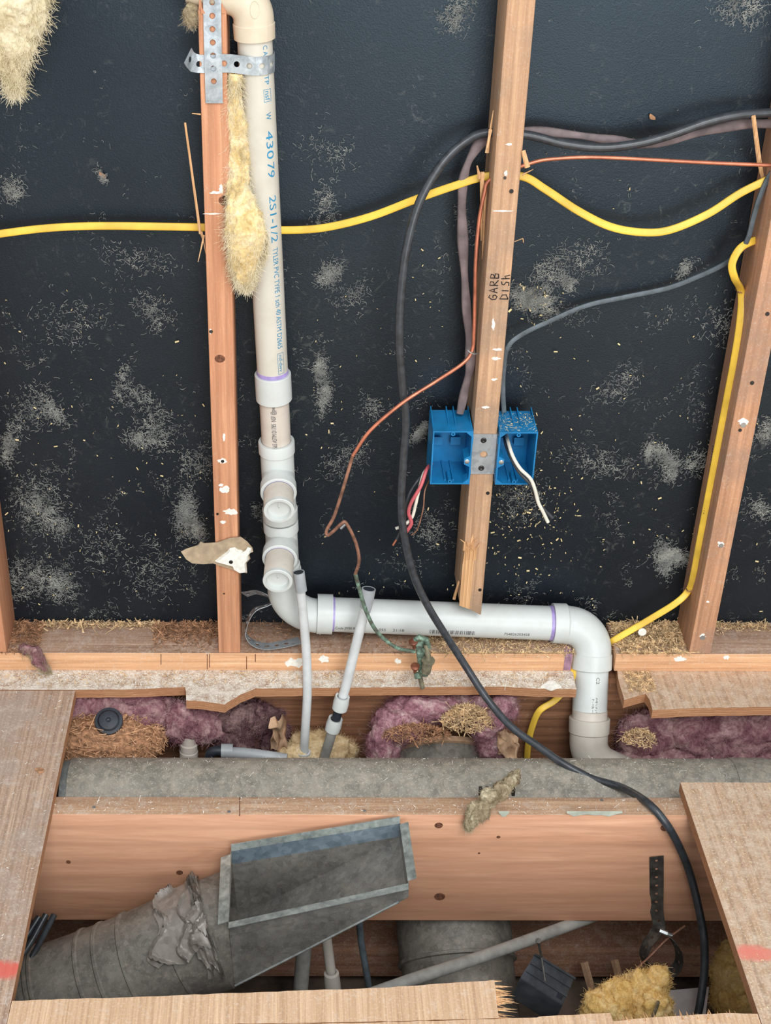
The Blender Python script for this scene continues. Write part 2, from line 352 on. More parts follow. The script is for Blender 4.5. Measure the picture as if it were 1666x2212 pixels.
# near pieces (laid between the two side panels)
n1 = [Z(u, v) for u, v in ((-30, 2162), (300, 2153), (560, 2143), (820, 2134), (1068, 2117), (1078, 2199), (800, 2207), (420, 2213), (-30, 2226))]
n1[0].x = n1[-1].x = xl+.001
pa = slab(n1, [M['ply_x'], M['ply_edge']], jag=.0006)
n2 = [Z(u, v) for u, v in ((-30, 2228), (420, 2215), (800, 2209), (1160, 2198), (1165, 2196), (1318, 2188), (1325, 2206), (1415, 2197), (1500, 2192), (1580, 2188), (1636, 2190))]
n2[0].x = xl+.001; n2[-1].x = xr-.001
n2 += [Vector((xr-.001, -3.6, 0)), Vector((xl+.001, -3.6, 0))]
pb = slab(n2, [M['ply_x'], M['ply_edge']], jag=.0006)
# splintered end grain on the near panel
mb = MB(); rnd = random.Random(5)
for i in range(46):
    t = rnd.random(); p = Z(1066+10*t, 2118+80*t); p.z -= rnd.uniform(.001, .013)
    L = rnd.uniform(.012, .034)*(1-.3*abs(t-.6)); d = Vector((L, rnd.uniform(-.006, .006)-.25*L, rnd.uniform(-.002, .002))); w_ = rnd.uniform(.0012, .003)
    s = Vector((0, w_, 0)); h = Vector((0, 0, w_*.8)); b0 = p-Vector((.006, 0, 0))
    mb.add([b0-s, b0+s, b0+h, p+d], [(0, 1, 3), (1, 2, 3), (2, 0, 3), (0, 2, 1)])
sub('splinters', mb, M['fresh'], pa, kind='stuff')
mb = MB()
for i in range(70):
    t = rnd.random(); p = Z(1330+300*t, 2202-8*t); p.z -= rnd.uniform(.001, .012)
    L = rnd.uniform(.004, .016); d = Vector((rnd.uniform(-.004, .004), L, 0)); w_ = rnd.uniform(.001, .003); s = Vector((w_, 0, 0)); h = Vector((0, 0, w_)); b0 = p-Vector((0, .004, 0))
    mb.add([b0-s, b0+s, b0+h, p+d], [(0, 1, 3), (1, 2, 3), (2, 0, 3), (0, 2, 1)])
sub('splinters', mb, M['fresh'], pb, kind='stuff')
# ================================================================ framing
XL, XM, XR, XE = -.1074, .3040, .7083, -.513
def stud(name, label, poly_xz, mat, y0=0, y1=WY+.003, bev=.0022):
    mb = MB(); mb.prism([(x, y0, z) for x, z in poly_xz], (0, y1-y0, 0)); return obj(name, mb, mat, label=label, cat='stud', bevel=bev)
def disc(u, v, r, parent, mat, name='nail_head', y=0., h=.0012, sx=1., seg=10):
    p = oy(u, v, y); mb = MB()
    mb.rings([[p+Vector((math.cos(2*math.pi*k/seg)*r*sx*q, d, math.sin(2*math.pi*k/seg)*r*q)) for k in range(seg)] for d, q in ((.001, 1), (-h, .9))])
    return obj(name, mb, mat, parent)
ztl = oy(462, 22, 0).z
st = stud('wall_stud', 'orange-brown wall stud beside the cream vent pipe, drywall scrap nailed to it', [(XL-.019, .038), (XL+.019, .038), (XL+.019, ztl), (XL-.019, ztl)], M['stud_a'])
for u, v, r in ((475, 775, .007), (488, 433, .009)): disc(u, v, r, st, M['knot'], 'knot', h=.0004, sx=1.25, seg=14)
for u, v, r in ((481, 996, .003), (470, 1110, .0022), (456, 716, .003), (484, 1282, .0015)): disc(u, v, r, st, M['screw'])
# torn top of that stud
mb = MB(); rnd = random.Random(9)
for i in range(26):
    x = XL+rnd.uniform(-.019, .019); y = rnd.uniform(0, .03); L = rnd.uniform(.01, .035); w_ = rnd.uniform(.0015, .004)
    p = Vector((x, y, ztl-.004)); d = Vector((rnd.uniform(-.004, .004), rnd.uniform(-.006, .003), L))
    mb.add([p+Vector((-w_, -w_, 0)), p+Vector((w_, -w_, 0)), p+Vector((0, w_, 0)), p+d], [(0, 1, 3), (1, 2, 3), (2, 0, 3), (0, 2, 1)])
obj('splinters', mb, M['stud_a'], st, kind='stuff')
zb1 = oy(989, 1307, 0).z; zb2 = oy(1038, 1330, 0).z
sm = stud('wall_stud', 'wall stud marked GARB DISH, sawn off above the drain pipe', [(XM-.019, zb1), (XM+.019, zb2), (XM+.019, 1.9), (XM-.019, 1.9)], M['stud_b'])
for u, v, r in ((1091, 384, .0024), (1105, 413, .0034), (1054, 1065, .0032), (1037, 1274, .003)): disc(u, v, r, sm, M['screw'])
mb = MB(); a = oy(1003, 1165, 0); b = oy(1030, 1160, 0)   # pale split wood low on the stud
mb.prism([(XM-.0195, -.0006, zb1-.001), (XM-.002, -.0006, zb1-.008), (XM-.001, -.0006, a.z-.03), (XM-.006, -.0006, a.z+.012), (XM-.011, -.0006, a.z-.008), (XM-.0165, -.0006, a.z-.004), (XM-.0195, -.0006, a.z-.05)], (0, .002, 0)); obj('split_face', mb, M['fresh'], sm, label='pale freshly split wood')
for q in range(7):
    mb = MB(); u = 1004+q*4.2; v = 1172+((q*37) % 21); p = oy(u, v, -.001); L = .016+.004*((q*13) % 4)
    dx = (-.009, .01, -.004, .012, .004, -.01, .007)[q]
    mb.tube([p-Vector((0, -.001, L)), p, p+Vector((dx, -.004, L*.6))], [.0018, .0014, .0003], 5); obj('splinter', mb, M['fresh'], sm)
mb = MB(); mb.prism([oy(978, 1295, .03), oy(984, 1296, .03), oy(993, 1258, .004), oy(990, 1256, .004)], (0, .003, 0)); obj('splinter', mb, M['fresh'], sm)
sr = stud('wall_stud', 'wall stud with a yellow cable stapled down its side', [(XR-.019, .038), (XR+.019, .038), (XR+.019, 1.9), (XR-.019, 1.9)], M['stud_c'])
for u, v, r in ((1625, 827, .0035), (1606, 918, .005), (1599, 929, .003), (1558, 1178, .0045), (1518, 1377, .005), (1658, 678, .0035)): disc(u, v, r, sr, M['screw_zinc'] if r > .004 else M['screw'])
stud('wall_stud', 'wall stud at the end of the plate beside the pink fluff', [(XE-.019, .038), (XE+.019, .038), (XE+.019, 1.9), (XE-.019, 1.9)], M['stud_a'])
# bottom plate in two lengths, cut away around the drain
pl = thing('bottom_plate', 'two-by-four bottom plate along the wall, cut out around the white drain', 'lumber', (0, .045, 0))
for n_, (x0, x1) in enumerate(((-2.0, oy(1237, 1425, 0).x), (oy(1330, 1425, 0).x, 2.0))):
    mb = MB(); mb.box((x0, 0, 0), (x1, WY+.004, .038)); o = obj('timber', mb, [M['plate'], M['plate_grey']], pl, bevel=.0015)
    for p in o.data.polygons:
        if p.normal.z > .8: p.material_index = 1
mb = MB(); p0 = oy(1217, 1447, 0); p1 = oy(1237, 1410, 0)
mb.box((p0.x, -.0006, .002), (p1.x+.0006, .03, .0385)); obj('primer_stain', mb, plain('primer_stained_wood', (160, 124, 140), .8, 0, .2, .3, 90), pl, label='purple primer stain on the cut end')
def smear(par, u, v, ru, rv, seed, y=0., mat='plaster'):
    r_ = random.Random(seed); mb = MB(); mb.prism([oy(u+ru*math.cos(a)*r_.uniform(.5, 1.1), v+rv*math.sin(a)*r_.uniform(.5, 1.1), y-.0005) for a in [k*math.pi/9 for k in range(18)]], (0, .0008, 0)); return obj('plaster_smear', mb, M[mat], par, ang=None)
for k, (u, v, ru, rv) in enumerate(((460, 462, 22, 2), (478, 408, 5, 14), (466, 416, 14, 4), (486, 1058, 14, 9), (478, 1048, 6, 4), (497, 1106, 18, 8), (482, 1128, 7, 4), (481, 996, 12, 7), (484, 945, 4, 10), (455, 716, 3, 8))): smear(st, u, v, ru, rv, k)
for k, (u, v, ru, rv) in enumerate(((1088, 456, 24, 2), (1100, 312, 9, 3), (1093, 375, 4, 8), (1076, 755, 14, 3), (1072, 775, 12, 4), (1068, 820, 8, 3), (1066, 700, 4, 16), (1050, 880, 10, 3))): smear(sm, u, v, ru, rv, 40+k)
for k, (u, v, ru, rv) in enumerate(((1606, 912, 12, 9), (1558, 1176, 10, 7), (1518, 1374, 7, 6), (1530, 1300, 4, 3))): smear(sr, u, v, ru, rv, 70+k)
for k, (u, v, ru, rv) in enumerate(((637, 1432, 22, 13), (700, 1424, 12, 9), (860, 1428, 9, 6), (1470, 1424, 14, 8), (1570, 1420, 9, 5))): smear(pl, u, v, ru, rv, 90+k)
for u, v0, v1 in ((447, 1413, 1446), (452, 1413, 1442), (551, 1413, 1430), (532, 1418, 1446), (347, 1413, 1436)):
    mb = MB(); mb.prism([oy(u, v0, -.0003), oy(u+1.6, v0, -.0003), oy(u+1.6, v1, -.0003), oy(u, v1, -.0003)], (0, .0006, 0)); obj('saw_mark', mb, M['knot'], pl, ang=None)
# rim joist and floor joist
mb = MB(); mb.box((-2.6, -.002, -.253), (2.6, .036, -T)); obj('rim_joist', mb, M['rim'], label='dark brown rim joist under the wall, behind the pink insulation', cat='joist')
JY0, JY1, JZ = -.3365, -.2965, -T
mb = MB(); mb.box((-2.6, JY0, JZ-.236), (2.6, JY1, JZ)); jo = obj('floor_joist', mb, [M['joist'], M['joist_top']], label='wide floor joist crossing the opening beneath the cut subfloor', cat='joist', bevel=.002)
for p in jo.data.polygons:
    if p.normal.z > .8: p.material_index = 1
for u, v, r in ((948, 1783, .0065), (1077, 1808, .003), (1438, 1788, .008), (950, 1937, .009), (388, 1885, .0055), (148, 1862, .004), (1035, 1843, .002)): disc(u, v, r, jo, M['knot'], 'knot', y=JY0, h=.0004, sx=1.1, seg=12)
mb = MB(); mb.prism([oz(517, 1722, JZ+.0003), oz(519, 1722, JZ+.0003), oz(519, 1762, JZ+.0003), oz(517, 1762, JZ+.0003)], (0, 0, -.0006)); obj('saw_mark', mb, M['knot'], jo, ang=None)
for u, v in ((495, 1754), (788, 1752), (203, 1744), (1300, 1729)): mb = MB(); mb.tube([oz(u, v, JZ+.0008), oz(u, v, JZ-.003)], .0026, 10); obj('nail_head', mb, M['screw'], jo)
for k, (u0, u1, lb) in enumerate(((1225, 1345, 'long torn grey-green paper scrap caught under the joist edge by the cable'), (1078, 1100, 'small torn grey-green paper scrap beside the tuft on the joist'))):
    r_ = random.Random(k); n_ = max(3, int((u1-u0)/14)); up_ = [oy(u0+(u1-u0)*i/n_, 1753, JY0-.0012) for i in range(n_+1)]; lo_ = [oy(u0+(u1-u0)*i/n_, 1756+r_.uniform(1, 10)*(1 if 0 < i < n_ else .1), JY0-.0018) for i in range(n_+1)]
    mb = MB(); mb.prism(up_+lo_[::-1], (0, .001, 0)); obj('paper_scrap', mb, plain('grey_green_paper', (178, 182, 166), .8, 0, .1), label=lb, cat='paper', ang=None)
# lower timbers in the crawlspace
def timber(name, label, a, b, mat, cat='beam'):
    mb = MB(); mb.box(a, b); return obj(name, mb, mat, label=label, cat=cat, bevel=.002)
q0 = oy(1300, 2042, -.16); q1 = oy(1300, 2095, -.16)
timber('support_beam', 'old brown support beam under the floor joist, beyond the hanging pipes', (-2.6, -.16, q1.z-.02), (2.6, -.02, q0.z), M['lower'])
# ================================================================ drain assembly (all glued together: one thing)
R15, R2 = .02415, .03015
PYY = .04
dr = thing('drain_pipe', 'white plastic drain and vent pipe with two capped tees and elbows', 'pipe', (oy(600, 1328, PYY).x, PYY, .038))
top = oy(549, 60, .022); cpl = oy(590, 830, .032); tee1 = oy(602, 1000, .034); low = oy(612, 1230, PYY)
hL = oy(640, 1328, PYY); hR = oy(1210, 1347, PYY); ax = (hR-hL).normalized()
# vertical line: straight from top to elbow
vx = lambda z: top+(low-top)*((z-top.z)/(low.z-top.z))
up = (top-low).normalized()
at = lambda u, v: vx(oy(u, v, .03).z)
def part(name, mb, mat, **k): return obj(name, mb, mat, dr, **k)
# street elbow at the top
e0 = at(549, 45); e1 = e0+up*.03; e2 = e1+Vector((-.2, .02, .05))
mb = MB(); F1 = fillet(e0, e1, e2, .034)
mb.tube([e0-up*.005]+F1+[F1[-1]+(e2-e1).normalized()*.06], R15+.0035, 32); mb.lathe(at(549, 79), up, [(0, R15), (0, R15+.0042), (.0195, R15+.0046), (.021, R15+.003), (.03, R15+.003)], 36)
el = part('elbow', mb, M['pvc_beige'], label='cream elbow with paint drips')
mb = MB(); c0 = e0+Vector((.002, -R15-.005, .022)); mb.prism([c0+Vector((math.cos(a)*.006, 0, math.sin(a)*.011)) for a in [k*math.pi/6 for k in range(12)]], (0, .004, 0)); sub('mould_mark', mb, M['pvc_beige'], el)
mb = MB(); pv = [at(549, 70), at(590, 812)]; mb.tube(pv, R15, 40); vp = part('vent_pipe', mb, M['pvc_old'], label='older cream pipe with blue print')
mb = MB(); mb.tube([at(590, 800), at(590, 812)], R15+.0005, 40); part('primer_ring', mb, M['primer'])
c1 = at(590, 808); c2 = at(592, 864)
def lath(a, b, prof, n=40):
    mb = MB(); d = (b-a); L = d.length; mb.lathe(a, d, [(t*L, r) for t, r in prof], n); return mb
part('coupling', lath(c1, c2, [(.0, R15), (.0, R15+.0038), (.02, R15+.0044), (.98, R15+.0044), (1, R15+.0038), (1, R15)]), M['pvc'])
mb = MB(); mb.tube([c2+up*.01, at(600, 975)], R15-.0006, 40); np_ = part('pipe_length', mb, M['pvc_tan'], label='dusty pipe length with grey print')
# two sanitary tees with capped stubs
def tee(va, vb, vh0, vh1, cu, cv, bv, ytip):
    a = at(601, va); b = at(606, vb)
    mb = MB(); L = (b-a).length; d = (b-a).normalized()
    pr = [(0, R15), (0, R15+.0045), (.0016, R15+.0052), (.02, R15+.0052), (.022, R15+.003), (.05*L/.05-.022, R15+.003), (L-.02, R15+.0052), (L-.0016, R15+.0052), (L, R15+.0045), (L, R15)]
    mb.lathe(a, d, sorted(pr, key=lambda q: q[0]) if False else pr, 40)
    tip = oy(cu, cv, ytip); root = vx(tip.z+.012); ad = (tip-root).normalized(); hub = root+ad*(R15+.018)
    mb.lathe(root, ad, [(0, R15+.002), (R15+.006, R15+.003), (R15+.007, R15+.005), (R15+.026, R15+.005), (R15+.027, R15+.0038), (R15+.027, R15)], 40)
    part('tee_fitting', mb, M['pvc'])
    mb = MB(); mb.lathe(root, ad, [(R15+.0262, R15+.0006), (R15+.0278, R15+.0006)], 40); part('primer_ring', mb, M['primer'])
    Ls = (tip-root).length; mb = MB(); mb.lathe(root, ad, [(R15, R15-.0004), (Ls-.001, R15-.0004), (Ls, R15-.001), (Ls, R15-.004), (Ls-.002, R15-.0045)], 40); sp = part('stub_pipe', mb, M['pvc_dust'], label='dusty stub pipe')
    mb = MB(); mb.lathe(root, ad, [(Ls-.006, R15-.0004), (Ls+.0008, R15+.0002), (Ls+.0016, R15-.0008), (Ls+.0016, R15-.0048), (Ls-.007, R15-.0062), (Ls-.008, .001), (Ls-.008, .0001)], 40)
    cp = sub('test_cap', mb, M['pvc'], sp)
    side = ad.cross(up).normalized(); o = root+ad*(Ls-.008); u2 = side.cross(ad)
    mb = MB(); mb.tube([o+u2*.012, o+u2*.004+ad*.0028, o-u2*.0005+ad*.001], [.0007, .001, .0006], 6); sub('cap_tab', mb, M['pvc'], cp)
    return tip
tee(955, 1125, 0, 0, 603, 1103, 0, -.058)
tee(1128, 1245, 0, 0, 600, 1255, 0, -.066)
# sweep elbow to the horizontal run
corner = Vector((vx(hL.z).x, PYY, hL.z)); mb = MB()
F1 = fillet(corner+up*.2, corner, corner+ax*.2, .062, 16)
mb.tube([F1[0]+up*.03]+F1+[F1[-1]+ax*.004], [R15+.004, R15+.0045]+[R2-.001+.0008*k/16 for k in range(16)]+[R2+.003], 40)
h0 = oy(685, 1326, PYY); h1 = oy(718, 1327, PYY); mb.lathe(h0, h1-h0, [(0, R2+.003), (0, R2+.0048), ((h1-h0).length, R2+.0048), ((h1-h0).length, R2)], 40)
s = at(640, 1235); mb.lathe(s, -up, [(0, R15), (0, R15+.0065), (.022, R15+.007), (.026, R15+.0048)], 40)
part('sweep_elbow', mb, M['pvc'])
mb = MB(); mb.tube([s+up*.0003, s+up*.002], R15+.001, 40); part('primer_ring', mb, M['primer'])
mb = MB(); mb.tube([h0, hR], R2, 48); hp = part('drain_run', mb, M['pvc'], label='horizontal white pipe with black print and barcode')
mb = MB(); mb.tube([h1, h1+ax*.0035], R2+.0004, 40); part('primer_ring', mb, M['primer'])
g0 = oy(1193, 1346, PYY); g1 = oy(1224, 1347, PYY); mb = MB(); mb.tube([g0-ax*.006, g0], R2+.0004, 40); part('primer_ring', mb, M['primer'])
# elbow down through the plate
dc = oy(1281, 1352, PYY); db = oy(1273, 1560, -.035); dn = (db-dc).normalized()
mb = MB(); F1 = fillet(dc-ax*.2, dc, dc+dn*.2, .045, 16)
mb.tube([g1-ax*.01]+F1+[F1[-1]+dn*.01], R2+.0035, 40); L = (g1-g0).length
mb.lathe(g0, ax, [(0, R2), (0, R2+.005), (L-.002, R2+.0052), (L, R2+.0035)], 40)
k0 = F1[-1]+dn*.004; mb.lathe(k0, dn, [(0, R2+.0035), (.002, R2+.0052), (.027, R2+.0052), (.028, R2+.004), (.028, R2)], 40)
part('elbow', mb, M['pvc'], label='clean white elbow')
mb = MB(); mb.tube([k0+dn*.02, db+dn*.02], R2, 40); dp = part('drop_pipe', mb, M['pvc'], label='clean white pipe dropping through the floor')
mb = MB(); b0 = oy(1274, 1550, -.035); b1 = b0+dn*.075; b2 = b1+Vector((.12, -.02, -.05))
F2 = fillet(b0, b1, b2, .05, 14)
mb.lathe(b0, dn, [(0, R2), (0, R2+.0045), (.001, R2+.0055), (.026, R2+.005), (.028, R2+.003)], 40); mb.tube([b0+dn*.02]+F2+[F2[-1]+(b2-b1).normalized()*.2], R2+.003, 36)
part('lower_elbow', mb, M['pvc_dust'], label='dusty grey-beige elbow under the floor')
mb = MB(); mb.tube([b0-dn*.014, b0], R2+.0004, 40); sub('dust_band', mb, M['pvc_tan'], dp)
# ---------------------------------------------------------------- print on pipes
def text_mesh(body, size, spacing=1.0):
    c = bpy.data.curves.new('t', 'FONT'); c.body = body; c.size = size; c.space_character = spacing; c.resolution_u = 3
    t = bpy.data.objects.new('t', c); COL.objects.link(t); dg = bpy.context.evaluated_depsgraph_get(); dg.update()
    me = bpy.data.meshes.new_from_object(t.evaluated_get(dg)); bpy.data.objects.remove(t); bpy.data.curves.remove(c)
    bm = bmesh.new(); bm.from_mesh(me); bpy.data.meshes.remove(me); return bm
def print_on(parent, body, p0, d, normal, r, size, spacing=1., length=None, mat=None, name='printed_text', yoff=0, angle=0., flip=1):
    """text starting beside p0 (on the axis), running along d, tops turned around the pipe; normal = facing direction at angle 0"""
    bm = text_mesh(body, size, spacing) if isinstance(body, str) else body
    xs = [v.co.x for v in bm.verts]; ys = [v.co.y for v in bm.verts]; W = max(xs)-min(xs)
    k = (length/W) if length else 1
    y = min(ys)
    while y < max(ys):
        bmesh.ops.bisect_plane(bm, geom=bm.verts[:]+bm.edges[:]+bm.faces[:], plane_co=(0, y, 0), plane_no=(0, 1, 0)); y += size*.16
    d = Vector(d).normalized(); n = Vector(normal); n = (n-d*n.dot(d)).normalized(); sd = n.cross(d)
    mb = MB(); bm.verts.ensure_lookup_table()
    ym = (max(ys)+min(ys))/2; x0 = min(xs)
    for v in bm.verts:
        a = angle+flip*(v.co.y-ym)/r
        mb.v.append(Vector(p0)+d*(v.co.x-x0)*k+(n*math.cos(a)+sd*math.sin(a))*(r+.00025))
    for f in bm.faces: mb.f.append([v.index for v in f.verts]); mb.m.append(0)
    bm.free(); return obj(name, mb, mat, parent, ang=None)
FR = Vector((0, -1, .35))
vlen = lambda a, b: abs(at(570, a).z-at(570, b).z)
A0 = .62
for body, va, vb, sz in (('C AS', 88, 116, .010), ('TP', 152, 172, .010), ('nsf', 186, 206, .011), ('W', 232, 248, .012), ('430', 272, 332, .0165), ('79', 340, 372, .0165), ('2S1-1/2', 412, 512, .0165), ('TYLER PVC TYPE 1 sch 40 ASTM D2665', 524, 742, .0125), ('nsf-dwv', 756, 792, .0095)):
    print_on(vp, body, at(575, va), -up, FR, R15, sz, 1, vlen(va, vb), M['ink_blue'], angle=A0, flip=1)
def boxline(va, vb, hw):
    bm = bmesh.new(); L = vlen(va, vb); t = .0006
    for (x0, y0, x1, y1) in ((0, -hw, L, -hw+t), (0, hw-t, L, hw), (0, -hw, t, hw), (L-t, -hw, L, hw)):
        bm.faces.new([bm.verts.new(q) for q in ((x0, y0, 0), (x1, y0, 0), (x1, y1, 0), (x0, y1, 0))])
    bm.verts.index_update(); return bm
def reidx(bm): bm.verts.index_update(); return bm
for va, vb, hw in ((752, 797, .0055), (182, 209, .006)): print_on(vp, boxline(va, vb, hw), at(575, va), -up, FR, R15, .012, mat=M['ink_blue'], name='printed_frame', angle=A0)
print_on(np_, 'D2665 ASTM D1785  NSF @pw', at(597, 965), up, FR, R15, .0105, 1, vlen(965, 866), M['ink_grey'], angle=.05, flip=1)
hx = lambda u: hL+ax*((oy(u, 1335, PYY).x-hL.x)/ax.x)
for body, ua, ub, sz in (('.Code JM90 RA', 722, 772, .0085), ('055', 817, 832, .0088), ('21:18', 847, 871, .0088), ('754826203458', 1086, 1141, .0088)):
    print_on(hp, body, hx(ua), ax, FR, R2, sz, 1, hx(ub).x-hx(ua).x, M['ink_grey'], angle=-.48)
bm = bmesh.new(); rnd = random.Random(4); x = 0; L = hx(1022).x-hx(926).x
while x < L:
    w_ = rnd.choice((.0006, .0006, .0012, .0018)); bm.faces.new([bm.verts.new(q) for q in ((x, -.0045, 0), (x+w_, -.0045, 0), (x+w_, .0045, 0), (x, .0045, 0))]); x += w_+rnd.choice((.0007, .0007, .0013, .0022))
bm.verts.index_update(); print_on(hp, bm, hx(926), ax, FR, R2, .01, mat=M['ink_grey'], name='barcode', angle=-.5)
dl = lambda v: k0+dn*((oy(1281, v, 0).z-k0.z)/dn.z)
print_on(dp, 'C2', dl(1458), dn, FR, R2, .009, 1, (dl(1468)-dl(1458)).length, M['ink_grey'], angle=.2)
def worn(L, h, seed):      # print too worn to read: broken strokes
    bm = bmesh.new(); r_ = random.Random(seed); x = 0
    while x < L:
        w_ = r_.uniform(.0008, .0018); y0 = r_.choice((-h, -h*.4)); y1 = r_.choice((h, h*.4)); bm.faces.new([bm.verts.new(q) for q in ((x, y0, 0), (x+w_*.6, y0, 0), (x+w_*.6, y1, 0), (x, y1, 0))])
        if r_.random() < .6: bm.faces.new([bm.verts.new(q) for q in ((x, y1-.0005, 0), (x+w_*1.3, y1-.0005, 0), (x+w_*1.3, y1, 0), (x, y1, 0))])
        x += w_+r_.choice((.0005, .0006, .0018))
    bm.verts.index_update(); return bm
for va, vb, an, sd_ in ((1489, 1533, .16, 1), (1491, 1529, -.04, 2)): print_on(dp, worn((dl(vb)-dl(va)).length, .0017, sd_), dl(va), dn, FR, R2, .01, mat=M['ink_grey'], name='worn_print', angle=an)
# ================================================================ cables
def ox(u, v, x): d = ray(u, v); t = (x-CAM.x)/d.x; return CAM+d*t
def cable(name, label, pts, r, mat, cat='cable', n=10, flat=None, hint=None, sub_n=7, parent=None, group=None):
    P = cr([p if isinstance(p, Vector) else oy(*p) for p in pts], sub_n); mb = MB(); mb.tube(P, r, n, flat, hint)
    if parent: return obj(name, mb, mat, parent, ang=50)
    return obj(name, mb, mat, label=label, cat=cat, group=group, ang=50)
yc = thing('yellow_cable', 'flat yellow electrical cable strung sideways through the wall studs', 'cable', oy(800, 468, .066))
YP = [(-25, 509, .06), (0, 505, .06), (100, 493, .064), (220, 488, .066), (440, 491, .066), (540, 494, .067), (615, 497, .066), (700, 492, .062), (800, 468, .056), (900, 430, .05), (980, 402, .046), (1052, 381, .045), (1128, 381, .045), (1180, 410, .044), (1250, 456, .042), (1320, 490, .04), (1390, 502, .04), (1450, 496, .04), (1530, 462, .042), (1600, 417, .044), (1670, 383, .046), (1720, 360, .046)]
cable('jacket', None, YP, .0058, M['yellow'], n=14, flat=.5, hint=(0, -1, .3), parent=yc)
XS = XR-.019-.0032
y2 = thing('yellow_cable', 'flat yellow cable stapled down a wall stud and into the floor', 'cable', ox(1490, 1272, XS))
Y2 = [oy(1650, 518, .06), oy(1630, 520, .05), oy(1600, 536, .04), oy(1582, 570, .035), oy(1588, 602, .035), ox(1602, 632, XS), ox(1600, 690, XS), ox(1588, 770, XS), ox(1571, 860, XS), ox(1550, 970, XS), ox(1529, 1080, XS), ox(1510, 1180, XS), ox(1499, 1240, XS), ox(1488, 1275, XS-.001), oy(1460, 1303, .04), oy(1400, 1340, .04), oy(1338, 1376, .036), oy(1322, 1386, .036), Vector((oy(1306, 1400, .06).x, .05, .018)), Vector((oy(1265, 1400, .06).x, .06, .01)), Vector((oy(1243, 1430, .04).x, .04, .012)), oy(1239, 1450, .0), oy(1232, 1475, -.003), oy(1200, 1512, -.012), oy(1166, 1535, -.02), oy(1150, 1570, -.02), oy(1141, 1610, -.02), oy(1138, 1660, -.02)]
cable('jacket', None, Y2, .0058, M['yellow'], n=14, flat=.5, hint=(-.55, -.8, .2), parent=y2)
# tiny print along it
for k in range(26):
    if k % 7 == 5: continue
    p = ox(1524+(1545-1524)*k/26+.5, 1110-150*k/26-0, XS); mb = MB(); q = ox(1524+(1545-1524)*(k+.55)/26, 1110-150*(k+.55)/26, XS)
    o_ = Vector((-.0032, -.0008, .0)); mb.prism([p+o_, q+o_, q+o_+Vector((0, .0022, 0)), p+o_+Vector((0, .0022, 0))], (.0004, 0, 0)); obj('printed_mark', mb, M['ink_black'], y2, ang=None)
for p, q, L_ in ((ox(1600, 628, XS), 1, 'copper-red staple pinning the yellow cable just below its looped bend'), (ox(1490, 1272, XS), 1, 'copper-red staple pinning the yellow cable where it leaves the stud')):
    mb = MB(); a = Vector((0, .0085, -.001)); up_ = Vector((-.0045, 0, 0)); mb.tube(cr([p-a+Vector((.005, 0, 0)), p-a+up_, p+up_*1.2, p+a+up_, p+a+Vector((.005, 0, 0))], 4), .0011, 6); obj('cable_staple', mb, M['copper_old'], label=L_, cat='staple', group='staples on the yellow cable')
BK = [oy(1710, 234, .04), oy(1666, 243, .04), oy(1600, 248, .038), oy(1530, 263, .036), oy(1450, 291, .034), oy(1380, 310, .034), oy(1300, 319, .036), oy(1220, 311, .04), oy(1140, 292, .045), oy(1052, 287, .045), oy(1000, 310, .035), oy(950, 360, .02), oy(905, 440, .005), oy(878, 540, -.008), oy(866, 640, -.015), oy(863, 740, -.02), oy(869, 830, -.02), oy(877, 910, -.022), oy(871, 1000, -.025), oy(867, 1080, -.03), oy(872, 1150, -.035), oy(893, 1240, -.04), oy(925, 1310, -.045), oy(965, 1375, -.05), oy(1010, 1445, -.06), oy(1055, 1513, -.09), oy(1105, 1570, -.13), oy(1160, 1610, -.16), oy(1215, 1648, -.19), oy(1280, 1682, -.215), oy(1345, 1702, -.245), oz(1400, 1735, -.009), oy(1440, 1780, -.347), oy(1468, 1830, -.347), oy(1490, 1885, -.352), oy(1508, 1955, -.37), oy(1521, 2025, -.39), oy(1522, 2095, -.42), oy(1514, 2160, -.45), oy(1505, 2205, -.47)]
cable('black_cable', 'thick black cable looping from the GARB DISH stud down over duct and joist', BK, .0064, M['cable_black'], n=14)
bc = [(1710, 262, .062), (1666, 267, .062), (1600, 269, .06), (1520, 285, .058), (1440, 303, .056), (1380, 311, .056), (1320, 303, .056), (1230, 290, .056), (1140, 285, .058), (1052, 301, .058), (1020, 335, .052), (1003, 380, .05), (998, 440, .048), (1000, 520, .046), (1004, 600, .044), (1009, 680, .042), (1015, 740, .04), (1016, 790, .036), (1005, 840, .034), (994, 892, .034)]
P = cr([oy(*p) for p in bc], 7); mb = MB(); mb.tube(P, [.0068*(1+.16*math.sin(i*.5)+.1*math.sin(i*.23)) for i in range(len(P))], 12, .8, (0, -1, .2))
obj('brown_cable', mb, M['cable_brown'], label='lumpy brown-grey sheathed cable dropping into the empty blue box', cat='cable', ang=50)
gw = thing('ground_wire', 'bare copper ground wire running down to the green clamp', 'wire', oy(895, 1408, -.06))
CU = [(1710, 358, .03), (1640, 356, .03), (1500, 350, .03), (1300, 340, .03), (1200, 343, .03), (1145, 353, .03), (1062, 386, .03), (1046, 420, .026), (1035, 480, .022), (1028, 560, .016), (1026, 640, .013), (1024, 720, .01), (1020, 757, .008), (1000, 785, 0), (940, 825, -.02), (870, 870, -.035), (800, 930, -.045), (762, 985, -.05)]
cable('bright_length', None, CU, .0028, M['copper'], parent=gw)
cable('dull_length', None, [(762, 985, -.05), (740, 1060, -.055), (722, 1115, -.055), (706, 1145, -.056), (708, 1156, -.058), (722, 1146, -.06), (738, 1131, -.061), (748, 1130, -.06), (768, 1170, -.06), (776, 1210, -.06), (768, 1240, -.06)], .0028, M['copper_old'], parent=gw)
